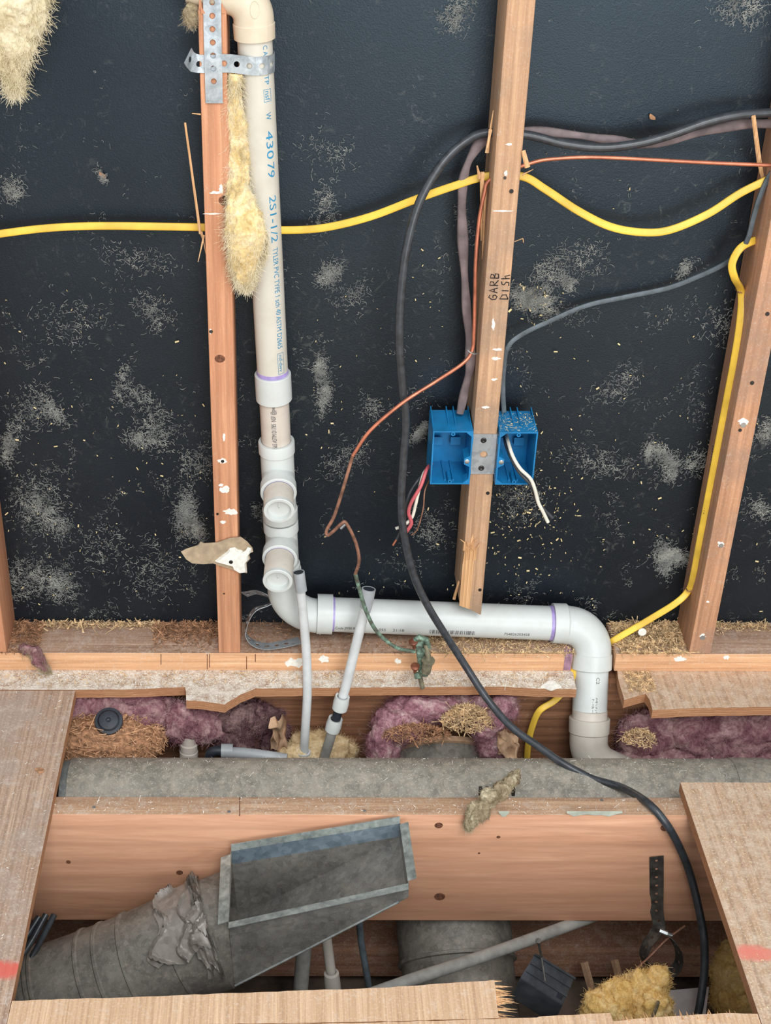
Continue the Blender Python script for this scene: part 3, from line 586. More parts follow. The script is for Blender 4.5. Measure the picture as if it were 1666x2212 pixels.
cable('green_length', None, [(768, 1240, -.06), (780, 1285, -.06), (793, 1325, -.06), (815, 1365, -.06), (855, 1398, -.06), (897, 1408, -.06)], .0033, M['verd'], parent=gw)
mb = MB(); p = oy(742, 1137, -.0625); mb.tube([p+Vector((-.004, 0, -.004)), p+Vector((.003, 0, .004))], .0024, 8); obj('bare_spot', mb, M['screw_zinc'], gw)
cable('charcoal_cable', 'thin charcoal cable sagging across the felt into the sawdust-topped blue box', [(1690, 350, .04), (1662, 380, .04), (1640, 430, .04), (1628, 470, .04), (1614, 520, .042), (1592, 550, .05), (1560, 573, .062), (1511, 596, .07), (1443, 622, .075), (1348, 642, .076), (1267, 660, .074), (1184, 695, .066), (1128, 722, .058), (1097, 750, .052), (1088, 800, .05), (1087, 850, .048), (1089, 890, .045)], .0039, M['cable_grey'], flat=.6, hint=(0, -1, .2))
mb = MB(); p = oy(1020, 758, .008); mb.tube(cr([p+Vector((.012, .004, -.006)), p+Vector((.002, -.004, -.003)), p+Vector((-.006, -.004, .002)), p+Vector((-.008, .004, .004))], 4), .0012, 6); obj('cable_staple', mb, M['screw_zinc'], label='bright metal staple holding copper wire to the GARB DISH stud', cat='staple')
# ================================================================ blue boxes
def blue_box(label, u0, u1, v0, v1, side, xs):
    yf, yb = -.013, .058; x0 = oy(u0, (v0+v1)/2, yf).x; x1 = oy(u1, (v0+v1)/2, yf).x; z1 = oy(u0, v0, yf).z; z0 = oy(u0, v1, yf).z
    if side > 0: x1 = xs-.0015
    else: x0 = xs+.0015
    t = .0022; b = thing('electrical_box', label, 'electrical box', ((x0+x1)/2, yf, z0)); cx = (x0+x1)/2
    mb = MB()
    for a, c in (((x0, yf, z0), (x0+t, yb, z1)), ((x1-t, yf, z0), (x1, yb, z1)), ((x0+t, yf, z0), (x1-t, yb, z0+t)), ((x0+t, yf, z1-t), (x1-t, yb, z1)), ((x0+t, yb-t, z0+t), (x1-t, yb, z1-t))): mb.box(a, c)
    obj('shell', mb, M['blue'], b)
    for z, sg in ((z1-t, -1), (z0+t, 1)):
        mb = MB(); mb.lathe((cx, yf-.0004, z+sg*.0028), (0, 1, 0), [(.012, .0016), (0, .0016), (0, .0034), (.03, .0034)], 14); obj('screw_boss', mb, M['blue'], b)
    for x in (x0+.0008, cx-.006, cx+.005, x1-.0025):
        mb = MB(); mb.hexa([(x, yf+.012, z1-.0005), (x+.0016, yf+.012, z1-.0005), (x+.0016, yb, z1-.0005), (x, yb, z1-.0005), (x, yf+.02, z1+.001), (x+.0016, yf+.02, z1+.001), (x+.0016, yb, z1+.007), (x, yb, z1+.007)]); obj('fin', mb, M['blue'], b)
    zm = (z0+z1)/2
    for x in (x0+.006, cx+.004):
        mb = MB(); mb.box((x, yb-.012, zm-.008), (x+.016, yb-t, zm-.0065)); mb.box((x, yb-.0135, zm-.008), (x+.016, yb-.012, zm+.006)); obj('clamp_tab', mb, M['blue'], b)
    for x in (cx-.008, cx+.005):
        mb = MB(); mb.box((x, yf+.008, z0+t), (x+.0022, yb-t, z0+t+.003)); obj('floor_rib', mb, M['blue'], b)
    xi = x1-t if side > 0 else x0+t; d = -1 if side > 0 else 1
    mb = MB(); mb.hexa([(xi, yf-.0005, zm-.016), (xi+d*.009, yf-.0005, zm-.011), (xi+d*.009, yf+.03, zm-.011), (xi, yf+.03, zm-.016), (xi, yf-.0005, zm+.004), (xi+d*.009, yf-.0005, zm-.001), (xi+d*.009, yf+.03, zm-.001), (xi, yf+.03, zm+.004)]); br = obj('bracket_sleeve', mb, M['blue'], b)
    mb = MB(); mb.lathe((xi+d*.0045, yf+.003, zm-.006), (0, -1, 0), [(0, .0005), (.001, .004), (.004, .0042), (.0052, .003), (.0055, .0001)], 12); sub('mounting_screw', mb, M['screw_zinc'], br)
    for z, sg in ((z1, -1), (z0, 1)):     # chamfered corner webs next to the stud
        mb = MB(); mb.prism([(xi, yf+.0003, z+sg*t), (xi+d*.009, yf+.0003, z+sg*t), (xi, yf+.0003, z+sg*.010)], (0, .02, 0)); obj('corner_web', mb, M['blue'], b)
    for k in (0, 1):
        mb = MB(); z = zm+(.03 if k else -.03); xo = x1 if side > 0 else x0
        mb.box((min(xo, xo-d*.0012), yf+.004, z-.006), (max(xo, xo-d*.0012), yf+.05, z+.006)); obj('stud_tab', mb, M['blue'], b)
    return b, (x0, x1, z0, z1)
b1, q1_ = blue_box('empty blue plastic outlet box with loose red and white wires hanging beside it', 932.5, 1010, 931.5, 1046, 1, XM-.019)
b2, q2_ = blue_box('blue plastic outlet box with wires poking out and sawdust on top', 1074, 1157, 933.6, 1047, -1, XM+.019)
# nail plate
pt = thing('nail_plate', 'grey metal plate with a round hole screwed over the stud between the blue boxes', 'metal plate', oy(1045, 980, 0))
def holed_rect(mb, w, h, holes, fn, th, nseg=24):
    """rectangle w x h with circular holes stacked in equal bands along h; fn(s,t,d)->point"""
    n = len(holes); edges = [-h/2]+[(holes[i][0]+holes[i+1][0])/2 for i in range(n-1)]+[h/2]
    for i, (c, r) in enumerate(holes):
        t0, t1 = edges[i], edges[i+1]; per = []
        for k in range(nseg):
            a = 2*math.pi*k/nseg; ca, sa = math.cos(a), math.sin(a); hx_, hy_ = w/2, (t1-c if sa > 0 else c-t0)
            m = min(hx_/abs(ca) if abs(ca) > 1e-6 else 9e9, hy_/abs(sa) if abs(sa) > 1e-6 else 9e9); per.append((ca*m, c+sa*m))
        for cs, sn in ((1, 1), (-1, 1), (1, -1), (-1, -1)):   # snap nearest samples to the corners
            tgt = (cs*w/2, t1 if sn > 0 else t0); j = min(range(nseg), key=lambda q: (per[q][0]-tgt[0])**2+(per[q][1]-tgt[1])**2); per[j] = tgt
        cir = [(math.cos(2*math.pi*k/nseg)*r, c+math.sin(2*math.pi*k/nseg)*r) for k in range(nseg)]
        R = [[fn(a, b, d) for a, b in L] for L, d in ((per, -th/2), (cir, -th/2), (cir, th/2), (per, th/2))]
        mb.rings(R, closed=True)
pc = oy(1045, 981, -.0014); pw, ph = .0395, oy(1045, 938, 0).z-oy(1045, 1024, 0).z; mb = MB()
holed_rect(mb, pw, ph, [(0, .0058)], lambda a, b, d: pc+Vector((a, d, b)), .0016); obj('plate', mb, M['plate_m'], pt, ang=40)
for v in (951, 1011):
    p = oy(1045 if v < 980 else 1040, v, -.0022); mb = MB(); mb.lathe(p, (0, -1, 0), [(0, .0048), (.0008, .0046), (.0016, .003), (.001, .0018), (.0003, .0001)], 14); obj('screw', mb, M['screw'], pt)
for s_, xx in ((-1, XM-.0195), (1, XM+.0195)):
    mb = MB(); mb.box((xx-.0007, -.0022, pc.z-ph/2), (xx+.0007, .014, pc.z+ph/2)); obj('flange', mb, M['plate_m'], pt)
# loose wires
W1 = [('black_wire', 'black wire with a bare copper tip hanging beside the empty blue box', [(926, 1010, .03), (905, 1035, .01), (887, 1062, 0), (878, 1090, -.004), (874, 1120, -.006), (864, 1150, -.008), (857, 1165, -.01)], .0024, 'cable_black'),
      ('white_wire', 'white wire dangling beside the empty blue box', [(930, 1008, .03), (916, 1022, .006), (905, 1060, -.008), (898, 1090, -.012), (890, 1118, -.013), (873, 1134, -.014), (855, 1142, -.015)], .0027, 'wire_white'),
      ('red_wire', 'red wire dangling beside the empty blue box', [(932, 1002, .03), (922, 1014, .004), (909, 1050, -.012), (889, 1085, -.016), (883, 1108, -.017), (889, 1130, -.017), (878, 1149, -.017)], .003, 'wire_red'),
      ('bare_wire', 'thin bare copper wire dangling beside the empty blue box', [(930, 1030, .03), (918, 1060, .004), (915, 1095, -.004), (908, 1125, -.006), (900, 1146, -.006), (889, 1156, -.006)], .0012, 'copper_old')]
for nm, lb, pp, r, mt in W1:
    o = cable(nm, lb, pp, r, M[mt], cat='wire', n=8)
    if nm == 'black_wire':
        mb = MB(); mb.tube([oy(857, 1165, -.01), oy(849, 1178, -.011)], .0017, 8); obj('bare_tip', mb, M['copper'], o)
for nm, lb, pp, r, mt in (('white_wire', 'cut white wire bending out of the sawdust-topped box', [(1094, 938, .04), (1098, 955, .01), (1108, 985, -.012), (1124, 1012, -.026), (1146, 1034, -.034), (1156, 1058, -.036), (1163, 1085, -.036), (1173, 1105, -.036), (1184, 1128, -.036)], .003, 'wire_white'),
                          ('black_wire', 'cut black wire bending out of the sawdust-topped box', [(1090, 940, .04), (1094, 962, .012), (1106, 992, -.008), (1122, 1020, -.02), (1146, 1046, -.03), (1157, 1075, -.03), (1168, 1092, -.03), (1194, 1119, -.032)], .003, 'cable_black')):
    cable(nm, lb, pp, r, M[mt], cat='wire', n=8)
# ================================================================ handwriting on the middle stud
GL = {'G': [[(.9, .85), (.5, 1), (.1, .6), (.15, .15), (.6, 0), (.9, .25), (.8, .5), (.45, .48)]], 'A': [[(0, 0), (.4, 1), (.85, 0)], [(.12, .4), (.75, .4)]], 'R': [[(0, 0), (.05, 1), (.7, .9), (.6, .55), (.05, .5), (.9, 0)]],
      'B': [[(0, 0), (.05, 1), (.7, .9), (.6, .6), (.05, .5), (.8, .4), (.7, .05), (0, 0)]], 'D': [[(0, 0), (.05, 1), (.8, .7), (.85, .25), (0, 0)]], 'I': [[(.3, 0), (.35, .8)]], 'S': [[(.8, .95), (.25, .85), (.2, .6), (.7, .4), (.6, .05), (0, .05)]], 'h': [[(.05, 1), (.1, 0)], [(.08, .4), (.5, .6), (.75, 0)]]}
def scribble(word, u, v0, v1, hgt):
    a = oy(u, v0, 0).z; b = oy(u, v1, 0).z; st_ = (b-a)/len(word)
    for i, ch in enumerate(word):
        for line in GL[ch]:
            pts = []
            for x, y in line:
                z = a+st_*(i+x*.78); c = oy(u, (v0+v1)/2, 0).x-(y-.5)*hgt + (z-a)*.0; pts.append(Vector((c+(XM-.019-XM+.019), -.0002, z)))
            mb = MB(); mb.tube(pts, .00085, 5); obj('pen_stroke', mb, M['ink_black'], sm)
scribble('GARB', 1067, 648, 585, .0125); scribble('DISh', 1091, 646, 588, .0125)
# ================================================================ splinters attached to the studs
def sliver(par, a, b, w0, w1, mat='fresh', y2_=None):
    mb = MB(); mb.tube([a, (a+b)/2, b], [w0, (w0+w1)/2, w1], 5, .5, (0, -1, 0)); obj('splinter', mb, M[mat], par)
for a, b, w0, w1, par in ((oy(400, 265, .02), oy(433, 505, .03), .0016, .0022, st), (oy(433, 500, .03), oy(440, 520, .03), .002, .001, st), (oy(415, 245, .0), oy(434, 247, .0), .0006, .0012, st), (oy(441, 508, .02), oy(428, 566, .0), .0016, .0004, st), (oy(436, 500, .03), oy(447, 560, .01), .0012, .0004, st),
                          (oy(1052, 330, .03), oy(1066, 238, .03), .003, .0006, sm), (oy(1060, 280, .02), oy(1053, 320, .0), .0026, .0008, sm), (oy(1042, 372, .03), oy(1040, 520, .05), .0035, .001, sm), (oy(1031, 358, .02), oy(1037, 385, .03), .001, .003, sm), (oy(1050, 400, .03), oy(1042, 560, .05), .002, .001, sm),
                          (oy(1131, 325, -.002), oy(1140, 362, -.008), .003, .004, sm), (oy(1128, 378, .0), oy(1152, 366, -.01), .0014, .0005, sm), (oy(1112, 522, 0), oy(1130, 515, -.006), .0006, .0006, sm), (oy(1130, 515, -.006), oy(1131, 524, -.006), .0006, .0005, sm),
                          (oy(1628, 250, .03), oy(1641, 352, .05), .003, .0035, sr), (oy(1641, 350, .05), oy(1655, 420, .06), .0035, .001, sr)):
    sliver(par, a, b, w0, w1)
# ================================================================ perforated straps
def strap(name, label, pts, width, wdir, mat, pitch=.0172, hr=.004, th=.0011, parent=None, phase=.5):
    P = cr(pts, 14); S = [0]
    for i in range(1, len(P)): S.append(S[-1]+(P[i]-P[i-1]).length)
    def pos(s):
        if s <= 0: return P[0]+(P[1]-P[0]).normalized()*s
        for i in range(1, len(S)):
            if s <= S[i]: return P[i-1].lerp(P[i], (s-S[i-1])/max(1e-9, S[i]-S[i-1]))
        return P[-1]+(P[-1]-P[-2]).normalized()*(s-S[-1])
    def wd(s):
        if isinstance(wdir, Vector): return wdir
        k = min(max(s/S[-1], 0), 1)*(len(wdir)-1); i = min(int(k), len(wdir)-2); return wdir[i].lerp(wdir[i+1], k-i)
    def fn(a, b, d):
        s = b+S[-1]/2; t = (pos(s+.002)-pos(s-.002)).normalized(); w_ = wd(s); w_ = (w_-t*w_.dot(t)).normalized(); n = t.cross(w_)
        return pos(s)+w_*a+n*d
    n = max(1, int(S[-1]/pitch)); mb = MB(); holes = [(-S[-1]/2+pitch*(i+phase), hr) for i in range(n)]
    holed_rect(mb, width, S[-1], holes, fn, th, 16)
    return obj(name, mb, mat, parent, label=label, cat='strap', ang=40)
strap('perforated_strap', 'galvanised perforated strap hanging down the stud front beside the vent pipe', [oy(458, -30, -.0022), oy(459, 60, -.0022), oy(461, 140, -.0036), oy(463, 223, -.0022)], .0238, Vector((1, 0, 0)), M['galv'], phase=.2)
t0 = at(557, 130); 
strap('perforated_strap', 'galvanised perforated strap wrapped around the cream vent pipe', [oy(406, 120, -.014), oy(414, 133, -.007), oy(430, 138, -.0012), oy(462, 138, -.0012), oy(497, 137, -.0015)]+[t0+Vector((math.sin(a)*(R15+.0016), -math.cos(a)*(R15+.0016), 0)) for a in (-.15, .3, .7, 1.1, 1.5, 2.0, 2.5)], .0245, Vector((0, 0, 1)), M['galv'], phase=.45)
C3 = [(527, 1284, .07), (553, 1280, .06), (577, 1287, .045), (587, 1299, .04), (578, 1307, .035), (553, 1316, .03), (538, 1335, .03), (531, 1361, .03), (536, 1378, .022), (552, 1391, .014), (577, 1396, .01), (610, 1392, .014), (648, 1383, .024)]
strap('perforated_strap', 'dull perforated strap curled up on the bottom plate beneath the drain elbow', [oy(*p) for p in C3], .022, [Vector((.25, -.5, .75)), Vector((.2, -.8, .5)), Vector((.1, -1, .25)), Vector((0, -1, .1)), Vector((.0, -1, .05))], M['plate_m'], phase=.5)
hs = [oy(1419, 1850, JY0-.003), oy(1419, 1910, JY0-.002), oy(1419, 1965, JY0-.003), oy(1424, 2000, JY0-.012), oy(1415, 2018, JY0-.03), oy(1396, 2045, JY0-.04), oy(1391, 2072, JY0-.045), oy(1412, 2098, JY0-.05), oy(1442, 2105, JY0-.05), oy(1465, 2085, JY0-.05), oy(1466, 2055, JY0-.045), oy(1450, 2028, JY0-.04), oy(1430, 2012, JY0-.03)]
hg = strap('pipe_hanger', 'black perforated pipe hanger strap looped below the floor joist', hs, .022, [Vector((1, 0, 0)), Vector((1, -.1, 0)), Vector((.9, -.4, .1)), Vector((.4, -1, .3)), Vector((.35, -1, .4)), Vector((.35, -1, .4)), Vector((.35, -1, .4))], M['steel_dark'], hr=.0027, pitch=.019)
mb = MB(); p = oy(1425, 2010, JY0-.045); mb.tube([p, p+Vector((.012, -.004, -.003))], [.004, .0042], 6); mb.tube([p+Vector((.012, -.004, -.003)), p+Vector((.02, -.005, -.005))], .0025, 8); obj('bolt', mb, M['screw_zinc'], hg)
# ================================================================ fibrous insulation
def fuzz(mb, src, count, ln, wd, rnd, grav=0., tang=.7):
    fs = src.f; 
    for i in range(count):
        f = fs[rnd.randrange(len(fs))]; a, b, c = src.v[f[0]], src.v[f[1]], src.v[f[2]]
        n = (b-a).cross(c-a)
        if n.length < 1e-12: continue
        n.normalize(); p = a+(b-a)*rnd.random()*.9+(c-a)*rnd.random()*.5
        d = (n*(1-tang)*rnd.uniform(.3, 1.2)+Vector((rnd.gauss(0, 1), rnd.gauss(0, 1), rnd.gauss(0, 1)))*tang*.7+Vector((0, 0, -grav))).normalized()
        e = Vector((rnd.gauss(0, 1), rnd.gauss(0, 1), rnd.gauss(0, 1)))*.7; L = ln*rnd.uniform(.4, 1.3)
        pts = [p-d*L*.2, p+d*L*.25, p+(d+e*.25)*L*.55, p+(d+e*.6)*L*.85]; mb.ribbon(pts, wd, (CAM-p).normalized())
def ico(sd):
    bm = bmesh.new(); bmesh.ops.create_icosphere(bm, subdivisions=sd, radius=1); bm.verts.index_update()
    V = [v.co.copy() for v in bm.verts]; Fc = [[v.index for v in f.verts] for f in bm.faces]; bm.free(); return V, Fc
ICO = {k: ico(k) for k in (2, 3, 4, 5)}
def blobs(specs, amp, sd=4, seed=0, freq=30):
    """specs: (centre, (rx,ry,rz), rotation about y) lumps in one mesh"""
    mb = MB(); V, Fc = ICO[sd]
    for k, (c, r, rot) in enumerate(specs):
        Rm = Matrix.Rotation(rot, 3, 'Y'); vs = []
        for v in V:
            p = Rm @ Vector((v.x*r[0], v.y*r[1], v.z*r[2])); w_ = c+p; o = Vector((seed*3.1, k*1.7, 0))
            d = noise.fractal(w_*freq+o, .75, 2.1, 7)+.6*abs(noise.noise(w_*freq*.4+o)); vs.append(w_+(Rm @ v)*d*amp)
        mb.add(vs, Fc)
    return mb
def clump(name, label, specs, amp, mat, fz=(900, .012, .0005), fmat=None, cat='insulation', sd=5, seed=1, freq=30, grav=.2, tang=.7):
    t = thing(name, label, cat, min((s[0] for s in specs), key=lambda q: q.z)-Vector((0, 0, max(s[1][2] for s in specs)*.5)))
    mb = blobs(specs, amp, sd, seed, freq); obj('batt', mb, mat, t, ang=180)
    f = MB(); fuzz(f, mb, int(fz[0]*3.2), fz[1]*.62, fz[2]*.55, random.Random(seed), grav*.3, .9); obj('loose_fibres', f, fmat or mat, t, kind='stuff', ang=None); return t
def wad(name, label, pts, amp, mat, fz, fmat=None, seed=2, freq=45, flat=.6, grav=.5):
    K = 22; P = cr([p[0] for p in pts], K); n = len(P); rr = [pts[min(int(i/K), len(pts)-2)][1]*(1-(i % K)/K)+pts[min(int(i/K)+1, len(pts)-1)][1]*((i % K)/K) for i in range(n)]; rr[-1] = pts[-1][1]
    mb = MB(); mb.tube(P, rr, 72, flat, (0, -1, 0)); o_ = Vector((seed*2.2, 0, 0))
    for i, v in enumerate(mb.v):
        c = P[min(i//72, n-1)]; d = (v-c); dl_ = d.length
        mb.v[i] = v+(d/dl_ if dl_ > 1e-6 else Vector((0, -1, 0)))*amp*(noise.fractal(Vector((v.x, v.y, v.z*.45))*freq*1.3+o_, .7, 2.1, 7)+.3*noise.noise(v*freq*.3))
    t = thing(name, label, 'insulation', min(P, key=lambda q: q.z)); obj('batt', mb, mat, t, ang=180)
    f = MB(); fuzz(f, mb, int(fz[0]*2.4), fz[1]*.6, fz[2]*.6, random.Random(seed), grav*2.6, .95); obj('loose_fibres', f, fmat or mat, t, kind='stuff', ang=None); return t
wad('insulation_strip', 'torn yellow insulation strip hanging between a stud and the cream vent pipe', [(oy(510, 160, .0), .009), (oy(508, 200, .004), .011), (oy(511, 270, .01), .013), (oy(513, 340, .01), .015), (oy(514, 400, .002), .015), (oy(520, 440, -.014), .02), (oy(530, 490, -.022), .028), (oy(528, 530, -.022), .026), (oy(524, 575, -.016), .018), (oy(530, 603, -.012), .011), (oy(533, 622, -.01), .002)], .006, M['bat_yel'], (5200, .018, .0004), M['bat_pale'])
wad('insulation_tuft', 'grey ragged insulation shred clinging to the blue-printed vent pipe', [(oy(548, 470, -.016), .004), (oy(562, 500, -.014), .009), (oy(566, 535, -.014), .011), (oy(556, 562, -.014), .009), (oy(546, 590, -.012), .003)], .004, M['bat_grey'], (700, .014, .0004), M['bat_pale'], seed=26, freq=60)
wad('insulation_tuft', 'torn pale insulation hanging high on the felt away from the vent pipe', [(oy(40, -60, .06), .04), (oy(35, 0, .05), .042), (oy(28, 60, .05), .036), (oy(20, 120, .05), .026), (oy(28, 170, .05), .014), (oy(34, 200, .05), .003)], .012, M['bat_pale'], (3000, .024, .0005), seed=5)
wad('insulation_tuft', 'small fluffy tuft caught on the splintered top of the strapped stud', [(oy(418, 8, .02), .006), (oy(410, 30, .0), .009), (oy(416, 54, .0), .003)], .004, M['bat_grey'], (500, .012, .0003), seed=6)
wad('insulation_tuft', 'grey-brown torn insulation tuft lying across the joist and duct', [(oz(1112, 1668, -.03), .009), (oz(1100, 1695, -.012), .014), (oz(1075, 1715, -.006), .018), (oz(1050, 1735, -.004), .017), (oy(1030, 1757, -.345), .014), (oy(1018, 1778, -.352), .006), (oy(1010, 1792, -.354), .002)], .007, M['bat_grey'], (1600, .009, .0005), M['bat_grey'], seed=8, freq=60)
# ================================================================ drywall scrap on the left stud
sc = thing('drywall_scrap', 'torn brown drywall paper with white plaster nailed to the orange-brown stud', 'drywall', oy(500, 1240, -.006))
OUT = [(391, 1192), (402, 1186), (428, 1178), (433, 1171), (441, 1174), (470, 1172), (495, 1163), (520, 1160), (534, 1170), (545, 1183), (547, 1192), (538, 1196), (541, 1207), (533, 1216), (534, 1238), (517, 1236), (497, 1229), (480, 1224), (460, 1217), (440, 1219), (415, 1217), (402, 1208)]
mb = MB(); mb.prism([oy(u, v, -.004-.00022*max(0, 470-u)) for u, v in OUT], (0, .0012, 0)); obj('torn_paper', mb, M['paper'], sc)
PLS = [(463, 1211), (480, 1199), (492, 1190), (496, 1184), (508, 1182), (514, 1187), (522, 1188), (528, 1193), (535, 1182), (543, 1184), (543, 1192), (536, 1198), (538, 1208), (531, 1216), (534, 1236), (520, 1238), (506, 1230), (503, 1222), (485, 1217)]
mb = MB(); c = oy(505, 1207, -.012); A_ = [oy(u, v, -.0045) for u, v in PLS]; B_ = [p.lerp(Vector((c.x, p.y, c.z)), .12)+Vector((0, -.006, 0)) for p in A_]; C_ = [p.lerp(Vector((c.x, p.y, c.z)), .6)+Vector((0, -.0065, 0)) for p in A_]
mb.rings([A_, B_, C_]); obj('plaster_chip', mb, M['plaster'], sc)
mb = MB(); mb.lathe(oy(499, 1214, -.011), (0, -1, 0), [(0, .0035), (.001, .0032), (.0015, .0001)], 12); obj('nail_head', mb, M['screw'], sc)
# ================================================================ ducts
DU, DR = -.2, .07
phi = TH+math.atan((1637-PY)/F); zc = CAM.z-math.tan(phi)*(DU-CAM.y)-DR/math.cos(phi)
x0 = oy(150, 1680, DU).x; xe = oy(134, 1680, DU).x
du = thing('metal_duct', 'long dusty round metal duct lying behind the floor joist', 'duct', (.3, DU, zc-DR))
mb = MB(); mb.lathe((x0, DU, zc), (1, 0, 0), [(0, DR-.004), (0, DR), (1.1, DR), (1.1, DR+.0015), (1.16, DR+.0015), (1.16, DR), (2.3, DR)], 64); obj('pipe', mb, M['duct'], du)
mb = MB(); mb.lathe((xe, DU, zc), (1, 0, 0), [(.02, DR-.006), (0, DR-.006), (0, DR-.004), (x0-xe+.002, DR-.003)], 64); obj('crimped_end', mb, M['galv_box'], du)
p = oz(1042, 1706, -.05); mb = MB()
for u in (1035, 1049, 1106): 
    p = oy(u, 1706, -.268); mb.box((p.x, p.y-.004, p.z-.01), (p.x+.005, p.y+.004, p.z+.004))
obj('hanger_clip', mb, M['steel_dark'], du)
# branch duct sloping forward beneath the joist
bt = oy(952, 1596, -.05); bd = Vector((.0, -.26, -.152)).normalized(); BR = .098; nrm = Vector((0, .152, -.26)).normalized()
ba = bt+nrm*BR*1.0; bdct = thing('round_duct', 'round dirty metal duct passing under the joist beside the pink insulation', 'duct', ba+bd*.3+Vector((0, 0, -BR)))
bd = (bd+Vector((.055, 0, 0))).normalized()
mb = MB(); mb.lathe(ba, bd, [(-.005, .0001), (-.005, BR-.002), (0, BR), (.36, BR), (.361, BR+.003), (.366, BR+.003), (.367, BR-.003), (.75, BR-.003)], 56); obj('pipe', mb, M['duct_dark'], bdct)
mb = MB(); mb.lathe(ba, bd, [(.0, BR+.0005), (-.003, BR+.006), (.006, BR+.006), (.008, BR+.0005)], 56); obj('collar', mb, M['kraft'], bdct)
# floor register boot with its elbow
A = oy(500, 1838, -.350); B = oy(864, 1778, -.346); D = oz(494, 1992, A.z-.006); C = oz(882, 1908, B.z-.006)
dnv = Vector((.02, .03, -1)).normalized()
boot = thing('register_boot', 'galvanised floor register boot taped to a duct, lying against the joist', 'duct boot', (A+B+C+D)/4+dnv*.2)
def sheet(name, quads, mat, th=.0012, par=None):
    mb = MB()
    for q in quads:
        n = (Vector(q[1])-Vector(q[0])).cross(Vector(q[2])-Vector(q[0])).normalized()*th; mb.prism(q, n)
    return obj(name, mb, mat, par)
A1, B1, C1, D1 = A+dnv*.03, B+dnv*.03, C+dnv*.03, D+dnv*.03
D2 = oy(508, 2130, D.y); A2 = Vector((D2.x, A.y, D2.z))
sheet('back_rim', [(A, B, B1, A1)], M['galv_rim'], par=boot); sheet('rim', [(B, C, C1, B1), (C, D, D1, C1), (D, A, A1+Vector((0, 0, .012)), D1+Vector((0, 0, .012)))], M['boot_body'], par=boot)
sheet('tapered_body', [(A1, B1, A2), (D1, C1, D2), (A2, B1, C1, D2)], M['boot_body'], par=boot)
ux = (B-A).normalized(); uy = (D-A).normalized(); uz = -dnv
def lip(P, Q, out, w_, tilt): o_ = out*w_+uz*tilt; sheet('flange', [(P, Q, Q+o_, P+o_)], M['galv_flange'], par=boot)
lip(A+uy*.006, D-uy*.002, -ux, .017, -.004); lip(A, B, -uy, .002, .013); lip(B+uy*.004, C-uy*.004, ux, .013, .003); lip(D, C, uy, .0115, .001)
mb = MB(); mb.tube(cr([D1.lerp(D2, .99), D2.lerp(C1, .35), D2.lerp(C1, .5), D2.lerp(C1, .95)], 4), .0022, 6); obj('seam', mb, M['galv_box'], boot)
# elbow and round pipe
EP = [oy(470, 2016, -.418), oy(425, 2032, -.425), oy(300, 2082, -.44), oy(170, 2128, -.45), oy(60, 2165, -.46), oy(-80, 2210, -.47)]
ER = [.087, .086, .081, .079, .079, .079]
Q = cr(EP, 10); RR = []
for i in range(len(Q)):
    k = min(i//10, len(ER)-2); RR.append(ER[k]+(ER[k+1]-ER[k])*((i-k*10)/10))
def cring(i, n=48):
    t = (Q[min(i+1, len(Q)-1)]-Q[max(i-1, 0)]).normalized(); n0 = (Vector((0, 0, 1))-t*t.z).normalized(); s_ = t.cross(n0)
    return [Q[i]+(n0*math.cos(2*math.pi*k/n)+s_*math.sin(2*math.pi*k/n))*RR[i] for k in range(n)]
mb = MB(); mb.rings([cring(i) for i in range(len(Q))], caps=False); obj('elbow_pipe', mb, M['duct_dark'], boot, ang=60)
RC = [A1, D1, D2, A2]; r0 = cring(0); cen = (A1+D1+D2+A2)/4; per = []
for k in range(48):     # square end of the body lofted to the round elbow
    d = r0[k]-Q[0]; dy, dz = d.y, d.z; hy = (A1.y-D1.y)/2; hz = (A1.z-A2.z)/2; m = min(hy/max(abs(dy), 1e-6), hz/max(abs(dz), 1e-6)); per.append(Vector((0, cen.y+dy*m, cen.z+dz*m)))
for q in per: q.x = A1.x+(D2.x-A1.x)*((A1.z-q.z)/(A1.z-A2.z))
mb = MB(); mb.rings([per, r0], caps=False); obj('transition_collar', mb, M['duct_dark'], boot, ang=40)
for k, w_ in ((13, .003), (20, .0045), (24, .003), (27, .0035), (36, .005), (37, .003)):
    d = (Q[k+1]-Q[k-1]).normalized(); mb = MB(); mb.lathe(Q[k], d, [(-.004, RR[k]+.0002), (-.002, RR[k]+w_*.7), (.002, RR[k]+w_*.7), (.004, RR[k]+.0002)], 48); obj('seam_bead', mb, M['duct_dark'], boot)
# crumpled tape wrapped over the elbow
def tape_fn(s0, s1, a0, a1, seed, lift):
    def fn(a, b):
        aa = a0+(a1-a0)*b+.25*noise.noise((a*3, seed, 0)); ss = s0+(s1-s0)*a+3.0*noise.noise((b*3.1, seed+5, 0)); k = min(max(ss, 1), len(Q)-3); i = int(k); c = Q[i].lerp(Q[i+1], k-i); t = (Q[i+1]-Q[i-1]).normalized()
        n0 = (Vector((0, -.5, 1))-t*Vector((0, -.5, 1)).dot(t)).normalized(); s_ = t.cross(n0)
        w = Vector((a*2.6+seed, b*2.6, seed)); cr_ = 1-abs(noise.noise(w*1.3))*2
        r = RR[i]+lift+.012*max(0, 1-abs(noise.noise(w*.9))*9)+.004*noise.noise(w*.8)
        return c+(n0*math.cos(aa)+s_*math.sin(aa))*r
    return fn
for s0, s1, a0, a1, sd_, lf in ((1, 9, -1.0, .6, 3.3, .003), (3, 15, -.5, 1.0, 7.7, .006), (1, 8, .2, 1.7, 1.2, .005)):
    mb = MB(); mb.grid(tape_fn(s0, s1, a0, a1, sd_, lf), 40, 48); mb.grid(tape_fn(s0, s1, a0, a1, sd_, lf-.0007), 40, 48)
    obj('tape', mb, M['tape'], boot, ang=40, label='crumpled grey duct tape')
